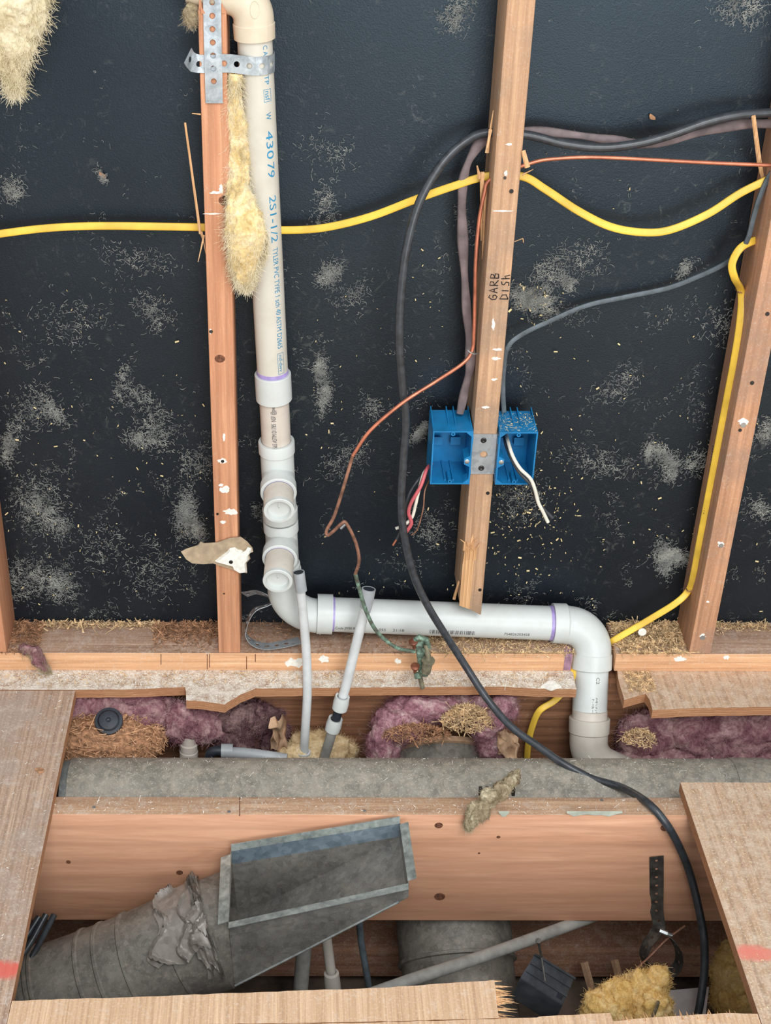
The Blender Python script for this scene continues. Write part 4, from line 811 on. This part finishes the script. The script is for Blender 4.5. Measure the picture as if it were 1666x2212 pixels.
# ================================================================ tubes in the floor opening
def tubeset(name, label, pts, r, mat, **k): return cable(name, label, pts, r, M[mat], cat='water tube', n=18, **k)
p1 = thing('water_tube', 'translucent white water tube standing before the drain elbow, capped grey', 'water tube', oy(656, 1640, -.06))
LT = [(645, 1243, -.024), (651, 1290, -.028), (659, 1370, -.034), (663, 1430, -.04), (664, 1500, -.05), (660, 1570, -.055), (656, 1640, -.06), (654, 1690, -.06)]
cable('tube', None, LT, .0079, M['pex'], n=20, parent=p1)
mb = MB(); a = oy(645, 1236, -.024); b = oy(651, 1276, -.028); d = (a-b).normalized(); mb.lathe(b, d, [(0, .008), (0, .0098), ((a-b).length, .0102), ((a-b).length+.0003, .0085), ((a-b).length-.003, .0082), ((a-b).length-.003, .0001)], 24); cp = obj('end_cap', mb, M['pex_grey'], p1)
mb = MB(); mb.tube([a-d*.0028, a-d*.0005], .0086, 20); sub('dark_bore', mb, M['rubber'], cp)  # dark disc stands in for the shaded hollow of the tube end
mb = MB(); c = oy(656, 1625, -.06); mb.lathe(c, (0, 0, 1), [(-.012, .0125), (.002, .0125), (.002, .009)], 24); obj('sleeve', mb, M['pex'], p1)
p2 = thing('water_tube', 'leaning translucent water tube joined by a black coupling', 'water tube', oy(700, 1640, -.06))
cable('tube', None, [(796, 1280, -.02), (785, 1330, -.03), (765, 1410, -.04), (748, 1480, -.05), (736, 1520, -.055)], .0085, M['pex'], n=20, parent=p2)
a = oy(797, 1272, -.02); b = oy(791, 1310, -.026); d = (a-b).normalized(); L = (a-b).length; mb = MB(); mb.lathe(b, d, [(-.01, .0085), (0, .0102), (L, .0118), (L+.0003, .0098), (L-.003, .0095), (L-.003, .0001)], 24); cp = obj('flared_end', mb, M['pex_grey'], p2)
mb = MB(); mb.tube([a-d*.0028, a-d*.0004], .0098, 20); sub('dark_bore', mb, M['rubber'], cp)  # dark disc again, painting the shade inside this open end
cable('tube', None, [(722, 1562, -.058), (712, 1600, -.06), (697, 1650, -.06), (690, 1690, -.06)], .0086, M['pex_dusty'], n=20, parent=p2)
mb = MB(); mb.tube([oy(738, 1508, -.054), oy(722, 1570, -.058)], .0078, 18); obj('coupling', mb, M['rubber'], p2, label='black plastic coupling')
for (ua, va), (ub, vb) in (((740, 1505), (734, 1531)), ((725, 1553), (718, 1577))):
    a = oy(ua, va, -.056); b = oy(ub, vb, -.057); d = b-a; L = d.length; mb = MB(); mb.lathe(a, d, [(0, .009), (-.001, .0125), (L*.5, .0138), (L, .0132), (L, .009)], 24); obj('crimp_ring', mb, M['pvc'], p2)
# small fittings seen in the left of the opening
g = thing('pipe_elbow', 'grey tube with black elbow lying in the opening against the duct', 'pipe fitting', oy(520, 1630, -.1))
mb = MB(); mb.tube(py([(484, 1625, -.09), (540, 1628, -.1), (620, 1640, -.11)], 6), .0095, 18); obj('tube', mb, M['pex_grey'], g)
a = oy(478, 1622, -.09); mb = MB(); mb.lathe(a, (1, 0, -.02), [(0, .009), (0, .0125), (.02, .0125), (.02, .009)], 20); obj('crimp_ring', mb, M['pex_grey'], g)
mb = MB(); mb.tube(py([(480, 1622, -.09), (466, 1622, -.09), (455, 1628, -.09), (452, 1645, -.09)], 5), .009, 16); obj('elbow', mb, M['rubber'], g)
mb = MB(); a = oy(408, 1600, -.06); mb.lathe(a, (-.03, -.15, -1), [(-.01, .0001), (-.01, .012), (.006, .0125), (.007, .0155), (.02, .0155), (.021, .0165), (.08, .0165)], 24); obj('pipe_stub', mb, M['pvc_tan'], label='dusty beige pipe stub under the pink insulation', cat='pipe fitting')
# black rubber washer
w_ = thing('rubber_disc', 'round black rubber disc with a centre hole lying on the shavings', 'rubber disc', oy(235, 1558, -.088))
c = oy(235, 1558, -.088); n_ = Vector((.05, -.55, .85)).normalized(); mb = MB(); mb.lathe(c, n_, [(-.006, .016), (-.006, .0235), (.0, .0245), (.003, .0235), (.004, .019), (.007, .016), (.0085, .009), (.0085, .0042), (.004, .0038), (.003, .0001)], 36); obj('disc', mb, M['rubber'], w_)
# ================================================================ ground clamp
gc = thing('ground_clamp', 'corroded green bronze ground clamp hanging before the bottom plate', 'clamp', oy(910, 1475, -.055))
mb = MB(); yk = -.058
mb.hexa([oy(905, 1462, yk), oy(926, 1462, yk), oy(926, 1462, yk+.014), oy(905, 1462, yk+.014), oy(897, 1386, yk), oy(922, 1383, yk), oy(922, 1383, yk+.014), oy(897, 1386, yk+.014)]); obj('body', mb, M['verd'], gc, bevel=.003)
mb = MB(); mb.tube([oy(898, 1382, yk-.004), oy(905, 1376, yk-.007), oy(922, 1382, yk-.007), oy(926, 1398, yk-.004), oy(914, 1406, yk-.006)], .0048, 10); obj('upper_jaw', mb, M['verd'], gc)
mb = MB(); mb.tube([oy(920, 1392, yk-.006), oy(926, 1420, yk-.01), oy(920, 1440, yk-.01)], [.004, .005, .0045], 10); obj('clamp_arm', mb, M['brass'], gc)
mb = MB(); mb.lathe(oy(925, 1430, yk-.012), (-.12, 0, -1), [(-.006, .0001), (-.006, .011), (-.001, .0115), (.001, .009), (.022, .008), (.024, .006), (.024, .0001)], 8); obj('square_nut', mb, M['brass'], gc)
for u, v, dx in ((893, 1388, -.4), (897, 1441, -.1)):
    mb = MB(); p = oy(u, v, yk-.006); mb.lathe(p, (dx*.4, -.3, 1), [(-.016, .0028), (-.003, .0032), (0, .0075), (.003, .0078), (.0045, .005), (.0045, .0001)], 14); obj('bolt', mb, M['bronze'], gc, label='reddish bronze bolt')
mb = MB(); mb.tube([oy(897, 1460, yk-.004), oy(908, 1458, yk-.006)], .006, 10); obj('lower_jaw', mb, M['verd'], gc)
mb = MB(); mb.tube([oy(906, 1455, yk), oy(913, 1486, yk)], .0042, 10); obj('rod', mb, M['brass'], gc)
# ================================================================ insulation and debris in the opening
def bl(u, v, y, rx, ry, rz, rot=0.): return (oy(u, v, y), (rx, ry, rz), rot)
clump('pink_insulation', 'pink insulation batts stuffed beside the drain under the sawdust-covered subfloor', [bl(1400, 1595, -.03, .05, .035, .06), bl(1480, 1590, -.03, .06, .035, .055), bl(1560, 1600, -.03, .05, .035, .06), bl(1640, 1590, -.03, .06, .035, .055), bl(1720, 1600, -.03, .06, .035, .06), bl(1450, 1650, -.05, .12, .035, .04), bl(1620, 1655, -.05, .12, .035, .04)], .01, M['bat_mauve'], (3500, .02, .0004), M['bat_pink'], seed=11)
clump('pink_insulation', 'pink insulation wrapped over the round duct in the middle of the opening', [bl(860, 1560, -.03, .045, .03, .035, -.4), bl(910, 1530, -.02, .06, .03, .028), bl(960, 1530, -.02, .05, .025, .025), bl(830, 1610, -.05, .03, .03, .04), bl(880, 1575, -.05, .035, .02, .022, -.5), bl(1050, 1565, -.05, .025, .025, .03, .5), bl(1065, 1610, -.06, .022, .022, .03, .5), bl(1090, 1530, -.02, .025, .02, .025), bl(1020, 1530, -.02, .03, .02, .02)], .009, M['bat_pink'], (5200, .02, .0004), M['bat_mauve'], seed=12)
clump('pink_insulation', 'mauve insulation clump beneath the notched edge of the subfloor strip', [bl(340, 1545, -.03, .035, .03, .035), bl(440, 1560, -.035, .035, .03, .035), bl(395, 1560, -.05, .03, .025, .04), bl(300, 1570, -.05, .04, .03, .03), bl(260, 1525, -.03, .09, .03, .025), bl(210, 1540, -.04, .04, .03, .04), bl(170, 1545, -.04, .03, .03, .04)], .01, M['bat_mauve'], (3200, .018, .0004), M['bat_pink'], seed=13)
clump('dark_insulation', 'dark insulation sagging beneath the angled plywood notch', [bl(520, 1545, -.02, .04, .03, .035), bl(570, 1550, -.01, .035, .02, .03), bl(510, 1600, -.04, .03, .02, .04), bl(590, 1600, -.02, .02, .02, .04, .3)], .012, fibre('dark_fibreglass', (40, 30, 32), (92, 68, 70), (150, 122, 118)), (2200, .02, .0004), M['bat_mauve'], seed=14)  # darker fibre colours than the pink and mauve clumps
clump('tan_insulation', 'tan fibrous clump around the feet of the water tubes', [bl(690, 1615, -.03, .055, .025, .035), bl(640, 1640, -.05, .04, .03, .03), bl(735, 1620, -.02, .03, .02, .022), bl(690, 1670, -.05, .07, .03, .04)], .006, M['bat_tan'], (2600, .012, .0004), seed=15, freq=50)
mb = MB(); rnd = random.Random(3)   # shaggy brown paper hanging by the round duct
def fn(a, b):
    p = oy(1075+45*a+8*noise.noise((a*3, b*3, 1)), 1575+55*b+12*a, -.075-.02*b); p.y += .012*noise.noise((a*4, b*4, 4)); p.z += .012*noise.noise((a*5, b*3, 8)); return p
mb.grid(fn, 14, 14); obj('kraft_paper', mb, M['kraft'], label='torn brown kraft paper beside the round duct', cat='paper', ang=40)
mb = MB()
def fn(a, b):
    p = oy(585+34*a+10*noise.noise((a*3, b*3, 2)), 1550+70*b, -.05); p.y += .02*noise.noise((a*3, b*3, 6)); return p
mb.grid(fn, 12, 16); obj('kraft_paper', mb, M['kraft'], label='torn brown kraft paper hanging beneath the plywood notch', cat='paper', ang=40)
wad('insulation_tuft', 'dirty pink-grey fluff resting on the bottom plate at the far stud', [(oy(45, 1405, .005), .008), (oy(68, 1408, -.004), .012), (oy(85, 1425, -.01), .013), (oy(100, 1443, -.012), .007), (oy(110, 1452, -.014), .002)], .005, M['bat_mauve'], (700, .01, .0004), M['bat_grey'], seed=21)
# ================================================================ beneath the joist
def simple_tube(name, label, pts, r, mat, cat='pipe', n=18): return cable(name, label, pts, r, M[mat], cat=cat, n=n)
simple_tube('grey_tube', 'long pale grey tube slanting under the joist across the round duct', [(800, 2148, -.52), (900, 2113, -.49), (1080, 2053, -.405), (1245, 1993, -.33), (1340, 1958, -.27)], .0098, 'pex_dusty', 'water tube')
t = thing('hanging_pipe', 'dusty vertical pipe hanging behind the register boot', 'pipe', oy(648, 2160, -.36))
cable('tube', None, [(664, 2000, -.36), (656, 2060, -.37), (648, 2160, -.38)], .0125, M['pex_dusty'], n=18, parent=t)
t = thing('hanging_pipe', 'paler vertical pipe ending in a wider fitting behind the register boot', 'pipe', oy(720, 2140, -.37))
cable('tube', None, [(702, 2000, -.36), (710, 2060, -.37), (718, 2120, -.38)], .0085, M['pvc_dust'], n=18, parent=t)
a = oy(716, 2102, -.38); mb = MB(); mb.lathe(a, oy(721, 2150, -.385)-a, [(-.002, .0085), (0, .0125), (.014, .0135), (.04, .0135)], 20); obj('fitting', mb, M['pvc_dust'], t)
simple_tube('dark_wire', 'thin dark cable curving down beside the pale hanging pipe', [(776, 1980, -.35), (780, 2030, -.36), (790, 2090, -.37), (802, 2160, -.38)], .0055, 'cable_grey', 'cable')
for k, (pts) in enumerate(([(118, 1975, -.4), (60, 2080, -.45), (0, 2140, -.5)], [(100, 1975, -.4), (50, 2060, -.45), (-10, 2110, -.5)], [(85, 1980, -.4), (30, 2060, -.45), (-20, 2090, -.5)])):
    cable('black_cable', ('upper dark cable bundled beyond the taped duct', 'dark cable between two others beyond the taped duct', 'lowest dark cable of the bundle beyond the taped duct')[k], pts, .005, M['cable_black'], group='dark cables beyond the taped duct')
# old dark box
ob = thing('junction_box', 'dusty dark plastic junction box hanging crooked under the joist', 'electrical box', oy(1180, 2200, -.46))
blu = plain('dark_box_plastic', (70, 73, 78), .5, 0, .4, .25, 40)
K0, K1, K2, K3 = oy(1124, 2112, -.49), oy(1156, 2060, -.45), oy(1242, 2112, -.45), oy(1216, 2172, -.49)
kd = Vector((-.008, .012, -.06)); kn = (K1-K0).cross(K2-K1).normalized(); kn = kn if kn.dot(CAM-K0) > 0 else -kn
def kp(a, b, h=0.): return K0.lerp(K1, b).lerp(K3.lerp(K2, b), a)+kn*h
def kbar(a0, a1, b0, b1, h, d=.002):
    mb = MB(); mb.hexa([kp(a0, b0, -d), kp(a1, b0, -d), kp(a1, b1, -d), kp(a0, b1, -d), kp(a0, b0, h), kp(a1, b0, h), kp(a1, b1, h), kp(a0, b1, h)]); return mb
mb = MB(); mb.hexa([K0+kd, K3+kd, K2+kd, K1+kd, K0, K3, K2, K1]); obj('shell', mb, blu, ob, bevel=.002)
for b0 in (.28, .6): obj('ridge', kbar(.02, .98, b0, b0+.07, .0028), blu, ob)
obj('knockout', kbar(.8, .93, .12, .26, .0006), M['rubber'], ob)
obj('top_lip', kbar(0, 1, .93, 1.0, .003), blu, ob)
mb = MB(); a = oy(1163, 2033, -.46); mb.tube([a, oy(1170, 2068, -.462), oy(1178, 2120, -.49)], [.0022, .0018, .0016], 8); mb.lathe(a, (0, -.3, 1), [(0, .0018), (.0005, .0045), (.002, .0045), (.002, .0001)], 10); obj('nail', mb, M['steel_dark'], ob)
clump('yellow_insulation', 'bright yellow insulation wad beneath the pipe hanger loop', [bl(1398, 2150, -.44, .026, .028, .055, .25), bl(1372, 2150, -.45, .024, .028, .05), bl(1345, 2165, -.46, .03, .028, .042, -.3), bl(1310, 2182, -.47, .038, .03, .03, -.5), bl(1410, 2190, -.48, .03, .03, .05)], .010, M['bat_gold'], (4500, .012, .0005), M['bat_gold'], seed=31, freq=40)
clump('yellow_insulation', 'dim yellow insulation under the edge of the sawdusty floor panel', [bl(1590, 2100, -.33, .04, .04, .05), bl(1600, 2150, -.35, .05, .04, .04)], .01, M['bat_gold'], (1500, .016, .0005), seed=32)
for a, b, lb in (((1262, 2078), (1288, 2172), 'pale lath stick leaning on the beam beside the junction box'), ((1328, 2074), (1342, 2125), 'pale lath stick leaning on the beam behind the yellow insulation')):
    mb = MB(); p, q = oy(a[0], a[1], -.2), oy(b[0], b[1], -.24); mb.tube([p, q], .0068, 4, .6, (0, -1, 0)); obj('lath_stick', mb, M['stud_b'], label=lb, cat='lath', ang=20)
mb = MB(); P = [oy(u, v, y) for u, v, y in ((1438, 2140, -.36), (1532, 2132, -.36), (1524, 2200, -.42), (1450, 2205, -.42))]; mb.prism(P, (0, .002, -.002)); obj('paper_sheet', mb, plain('white_paper', (210, 202, 200), .8, 0, .2, .06), label='white sheet of paper behind the bottom of the black cable', cat='paper')
mb = MB(); mb.tube(py([(1480, 2000, -.36), (1440, 2030, -.38), (1400, 2070, -.4), (1360, 2105, -.41)], 5), .0016, 6); obj('stiff_wire', mb, M['copper_old'], label='stiff wire threaded through the black pipe hanger', cat='wire')
mb = MB(); mb.tube(py([(1422, 2165, -.5), (1415, 2185, -.53), (1402, 2215, -.58)], 5), .003, 8); obj('bent_rod', mb, M['brass'], label='bent metal rod poking up past the near plywood edge', cat='rod')
# ================================================================ loose shavings, chips and lint (uncountable)
def curl(mb, p, s, rnd, n=6, nz=1.):
    a = rnd.uniform(0, 6.28); d = Vector((math.cos(a), math.sin(a), rnd.uniform(-.2, .5))).normalized(); nrm = Vector((rnd.gauss(0, .5), rnd.gauss(0, .5), nz)).normalized(); sd = d.cross(nrm)
    k = rnd.uniform(-1.6, 1.6); pts = []
    for i in range(n):
        t = (i/(n-1)-.5); ang_ = t*k; pts.append(p+(d*math.sin(ang_)/max(abs(k), .2)*math.copysign(1, 1)*(1 if abs(k) > .2 else 5) + nrm*(1-math.cos(ang_))/max(abs(k), .2))*s)
    mb.ribbon(pts, s*rnd.uniform(.08, .2), nrm)
def scatter(name, label, count, gen, size, mat, seed, cat='wood shavings', n=5):
    mb = MB(); rnd = random.Random(seed)
    for i in range(int(count*1.5)):
        p = gen(rnd); curl(mb, p, rnd.uniform(size[0]*.6, size[1]*.85), rnd, n)
    return obj(name, mb, mat, label=label, cat=cat, kind='stuff', ang=None)
def on_plate(u0, u1, dens_back):
    def g_(r):
        y = WY-.002-abs(r.gauss(0, 1))*dens_back; y = max(.002, y); x0_, x1_ = oy(u0, 1380, .04).x, oy(u1, 1380, .04).x; return Vector((r.uniform(x0_, x1_), y, .0385+r.random()**2*.006*(y/WY)))
    return g_
scatter('plate_shavings', 'wood shavings heaped on the plate against the felt beside the orange-brown stud', 1100, on_plate(330, 480, .03), (.005, .014), M['shave_dk'], 1)
scatter('plate_shavings', 'wood shavings heaped on the plate beside the stud with the pink fluff', 900, on_plate(0, 90, .05), (.005, .014), M['shave_dk'], 2)
scatter('plate_shavings', 'sparse chips along the back of the plate away from the orange-brown stud', 300, on_plate(80, 340, .008), (.006, .018), M['shave'], 3)
scatter('plate_shavings', 'curled shavings on the plate beneath the horizontal drain pipe', 2400, on_plate(930, 1236, .06), (.005, .012), M['shave'], 4)
scatter('plate_shavings', 'brown dust and chips on the plate under the drain elbow', 1300, on_plate(530, 930, .05), (.003, .008), M['shave_dk'], 5)
scatter('plate_shavings', 'deep pale shavings on the plate between drain elbow and yellow-cable stud', 2600, on_plate(1330, 1480, .045), (.006, .016), M['shave'], 6)
scatter('plate_shavings', 'few shavings on the plate beyond the yellow-cable stud', 350, on_plate(1535, 1680, .012), (.005, .012), M['shave'], 7)
def pile(cu, cv, y, rx, ry, rz):
    c = oy(cu, cv, y)
    def g_(r):
        a = r.uniform(0, 6.28); q = math.sqrt(r.random()); return c+Vector((math.cos(a)*q*rx, math.sin(a)*q*ry, rz*(1-q*q)+r.uniform(0, .004)))
    return c, g_
mb = MB(); V, Fc = ICO[4]; c = oy(225, 1612, -.075)+Vector((0, 0, .01)); mb.add([c+Vector((v.x*.105, v.y*.06, v.z*.05))+v*.006*noise.fractal((c+v*.1)*40, 1, 2, 4) for v in V], Fc)
hp_ = thing('shavings_heap', 'brown heap of wood shavings under the black rubber disc in the opening', 'wood shavings', c-Vector((0, 0, .05)), kind='stuff'); obj('heap', mb, M['shave_dk'], hp_, ang=180, kind='stuff')
mb = MB(); rnd = random.Random(41)
for i in range(4200):
    v = V[rnd.randrange(len(V))]
    if v.z < -.1: continue
    p = c+Vector((v.x*.105, v.y*.06, v.z*.05))+v*.004; curl(mb, p+Vector((rnd.gauss(0, .004), rnd.gauss(0, .004), rnd.uniform(0, .003))), rnd.uniform(.004, .014), rnd, 5)
obj('shavings', mb, M['heap'], hp_, kind='stuff', ang=None)
cc, g_ = pile(1010, 1560, -.06, .045, .03, .03); scatter('shavings_heap', 'fresh curled shavings spilled on the pink insulation near the round duct', 1500, g_, (.005, .012), M['shave'], 42)
cc, g_ = pile(900, 1590, -.075, .06, .02, .02); scatter('shavings_heap', 'tan shavings scattered along the collar of the round duct', 900, g_, (.004, .011), M['shave_dk'], 43)
cc, g_ = pile(1380, 1600, -.08, .03, .02, .02); scatter('shavings_heap', 'small shavings tuft on the insulation beside the dusty drain elbow', 500, g_, (.004, .011), M['shave'], 44)
def on_floor(poly, z=.0005):
    P = [oz(u, v, z) for u, v in poly]; x0_, x1_ = min(p.x for p in P), max(p.x for p in P); y0_, y1_ = min(p.y for p in P), max(p.y for p in P)
    return lambda r: Vector((r.uniform(x0_, x1_), r.uniform(y0_, y1_), z+r.random()*.0008))
scatter('floor_crumbs', 'plaster crumbs and chips along the subfloor strip before the plate', 1500, on_floor(((120, 1450), (1235, 1484))), (.003, .007), M['plaster'], 51, 'debris', 4)
scatter('floor_crumbs', 'wood chips strewn along the subfloor strip before the plate', 1000, on_floor(((0, 1450), (1235, 1484))), (.002, .008), M['shave'], 52, 'debris', 4)
scatter('floor_crumbs', 'chips strewn on the subfloor just beside the drain drop, among sawdust', 700, on_floor(((1345, 1450), (1420, 1495))), (.003, .009), M['shave'], 53, 'debris', 4)
scatter('floor_crumbs', 'pale crumbs scattered over the grey-grained floor panel', 420, lambda r: Vector((r.uniform(-.75, xl-.004), r.uniform(-.72, yl-.005), .0006)), (.002, .006), M['plaster'], 54, 'debris', 4)
scatter('floor_crumbs', 'pale sawdust scattered over the sawdusty floor panel', 900, lambda r: Vector((r.uniform(xr+.004, 1.0), r.uniform(-.72, yr-.01), .0006)), (.001, .005), M['chip'], 55, 'debris', 4)
scatter('floor_crumbs', 'pale crumbs along the top of the floor joist', 260, lambda r: Vector((r.uniform(xl, xr), r.uniform(JY0+.003, JY1-.003), JZ+.0005)), (.002, .006), M['plaster'], 56, 'debris', 4)
def on_duct(r):
    a = r.gauss(.2, .5); return Vector((r.uniform(x0, .95), DU-math.sin(a)*(DR+.0006), zc+math.cos(a)*(DR+.0006)))
scatter('duct_dust', 'pale dust specks along the top of the long duct', 1800, on_duct, (.001, .004), M['plaster'], 57, 'debris', 4)
bx0, bx1, bz0, bz1 = q2_
scatter('box_sawdust', 'sawdust on top of the blue box with cut wires', 160, lambda r: Vector((r.uniform(bx0, bx1), r.uniform(-.01, .05), bz1+.0005)), (.002, .006), M['chip'], 58, 'debris', 4)
# white plaster chip and paint marks
mb = MB(); mb.prism([oz(1191+20*math.cos(a)*(1+.25*math.sin(a*3)), 1480+9*math.sin(a)*(1+.2*math.cos(a*4)), .0018) for a in [k*math.pi/9 for k in range(18)]], (0, 0, -.0018)); obj('plaster_chip', mb, M['plaster'], label='white plaster chip on the subfloor beside the drain drop', cat='plaster')
for u, v, su, sv, lb in ((1388, 1365, 9, 8, 'larger white plaster chip on shavings beneath the yellow cable'), (1472, 1392, 6, 4, 'smaller white plaster chip on shavings at the foot of a stud')):
    mb = MB(); mb.prism([oy(u+su*math.cos(a), v+sv*math.sin(a), .035+.0*a) for a in [k*math.pi/5 for k in range(10)]], (0, .002, -.003)); obj('plaster_chip', mb, M['plaster'], label=lb, cat='plaster', group='plaster chips by the right stud')
# lint on the felt
def lint(seed):
    mb = MB(); rnd = random.Random(seed)
    PAT = [(330, 675, 45, 60), (265, 830, 45, 60), (300, 860, 40, 50), (335, 930, 50, 130), (300, 950, 30, 60), (420, 1000, 40, 70), (400, 1110, 45, 260), (420, 1140, 30, 120), (80, 1090, 60, 220), (120, 1130, 40, 90), (60, 1250, 50, 160), (125, 1260, 40, 160), (70, 880, 60, 100), (20, 960, 40, 120), (120, 890, 30, 70), (710, 590, 26, 120), (690, 800, 26, 100), (700, 855, 40, 140), (800, 880, 30, 40), (1150, 650, 50, 420), (1190, 590, 40, 100), (1225, 610, 20, 60), (1480, 580, 25, 50), (1500, 1000, 30, 60), (1430, 985, 26, 120), (1450, 1010, 26, 110), (1400, 980, 20, 60), (1435, 1205, 36, 260), (1465, 1200, 30, 200), (905, 935, 22, 160), (985, 30, 45, 90), (1600, 20, 50, 90), (1655, 930, 25, 80), (1640, 1100, 30, 60), (25, 410, 25, 70), (220, 380, 16, 30), (700, 450, 60, 60), (760, 640, 50, 40), (560, 1110, 20, 30), (1000, 480, 40, 20), (1250, 560, 60, 60), (1330, 840, 60, 60), (1300, 1000, 80, 90), (1120, 1080, 60, 90), (330, 1240, 60, 80), (230, 1180, 60, 60), (740, 1000, 60, 60), (930, 1150, 40, 60), (1560, 700, 50, 40), (720, 330, 50, 25), (300, 560, 80, 40), (150, 700, 80, 50), (1650, 640, 30, 30)]
    jobs = []
    for u, v, r, c in PAT:
        a0 = rnd.uniform(0, 3.14); st_ = rnd.uniform(.35, .9)
        for k in range(int(c*4)):
            x, y = rnd.gauss(0, r*.55), rnd.gauss(0, r*.55*st_); y += .012*x*x/max(r, 1)*20*rnd.choice((0, .04)); jobs.append((u+x*math.cos(a0)-y*math.sin(a0), v+x*math.sin(a0)+y*math.cos(a0), 1.))
    for k in range(34000):
        u = rnd.uniform(0, 1666); v = 1345-abs(rnd.gauss(0, 1))*470
        d = noise.noise((u*.011, v*.011, 5))+.7*noise.noise((u*.035, v*.035, 9))
        if d > .28+.3*rnd.random(): jobs.append((u, v, .55))
    for u, v, q in jobs:
        if v < -20 or v > 1348: continue
        p = oy(u, v, WY-.0005-rnd.random()**3*.005*q); L = rnd.uniform(.002, .010)*(.6+.5*q); a = 5*noise.noise((u*.013, v*.013, 2))+3*noise.noise((u*.05, v*.05, 4))+rnd.gauss(0, .5); pts = [p]; k = rnd.gauss(0, .75)
        for i in range(4): pts.append(pts[-1]+Vector((math.cos(a), rnd.uniform(-.12, .05), math.sin(a)))*L*.25); a += k
        mb.ribbon(pts, rnd.uniform(.00016, .0004)*(.7+.45*q), (CAM-p).normalized())
    return mb
obj('felt_lint', lint(3), M['lint'], label='grey insulation lint clinging to the black felt wall', cat='lint', kind='stuff', ang=None)
mb = MB(); rnd = random.Random(77)
jobs = [(rnd.gauss(1130, 70), rnd.gauss(1130, 90)) for _ in range(260)]+[(rnd.gauss(1150, 28), rnd.gauss(645, 22)) for _ in range(60)]+[(rnd.uniform(0, 460), rnd.gauss(1050, 190)) for _ in range(150)]+[(rnd.uniform(650, 1660), rnd.gauss(1000, 260)) for _ in range(260)]
for u, v in jobs:
    if v > 1345 or v < 0: continue
    p = oy(u, v, WY-.0015); L = rnd.uniform(.0004, .0019)*rnd.choice((1, 1, 1, 1.8)); a = rnd.uniform(0, 3.14); d = Vector((math.cos(a), 0, math.sin(a)))*L; e = Vector((-d.z, 0, d.x))*rnd.uniform(.2, .5); h = Vector((0, -.0005, 0))
    mb.add([p-d-e+h, p+d-e+h, p+d+e+h, p-d+e+h, p-d-e-h, p+d-e-h, p+d+e-h, p-d+e-h], [(4, 5, 6, 7), (0, 1, 5, 4), (1, 2, 6, 5), (2, 3, 7, 6), (3, 0, 4, 7)])
obj('felt_chips', mb, M['chip'], label='pale sawdust chips stuck to the black felt wall', cat='debris', kind='stuff', ang=None)

# single flakes
for P_, nrm_, lb, sz in ((oy(1409, 253, WY-.001), Vector((0, -1, 0)), 'brown flake stuck high on the felt below the cables', .006), (oz(86, 1665, .0008), Vector((0, 0, 1)), 'orange wood flake on the grey-grained floor panel', .011), (oy(220, 378, WY-.001), Vector((0, -1, 0)), 'rusty flake stuck on the felt above the yellow cable', .007)):
    s_ = nrm_.orthogonal().normalized(); t_ = nrm_.cross(s_); r_ = random.Random(int(sz*1e5)); mb = MB()
    mb.prism([P_+(s_*math.cos(a)*.6+t_*math.sin(a))*sz*r_.uniform(.6, 1.1) for a in [k*math.pi/5 for k in range(10)]], nrm_*.0008); obj('wood_flake', mb, M['shave_dk'], label=lb, cat='wood flake', ang=None)
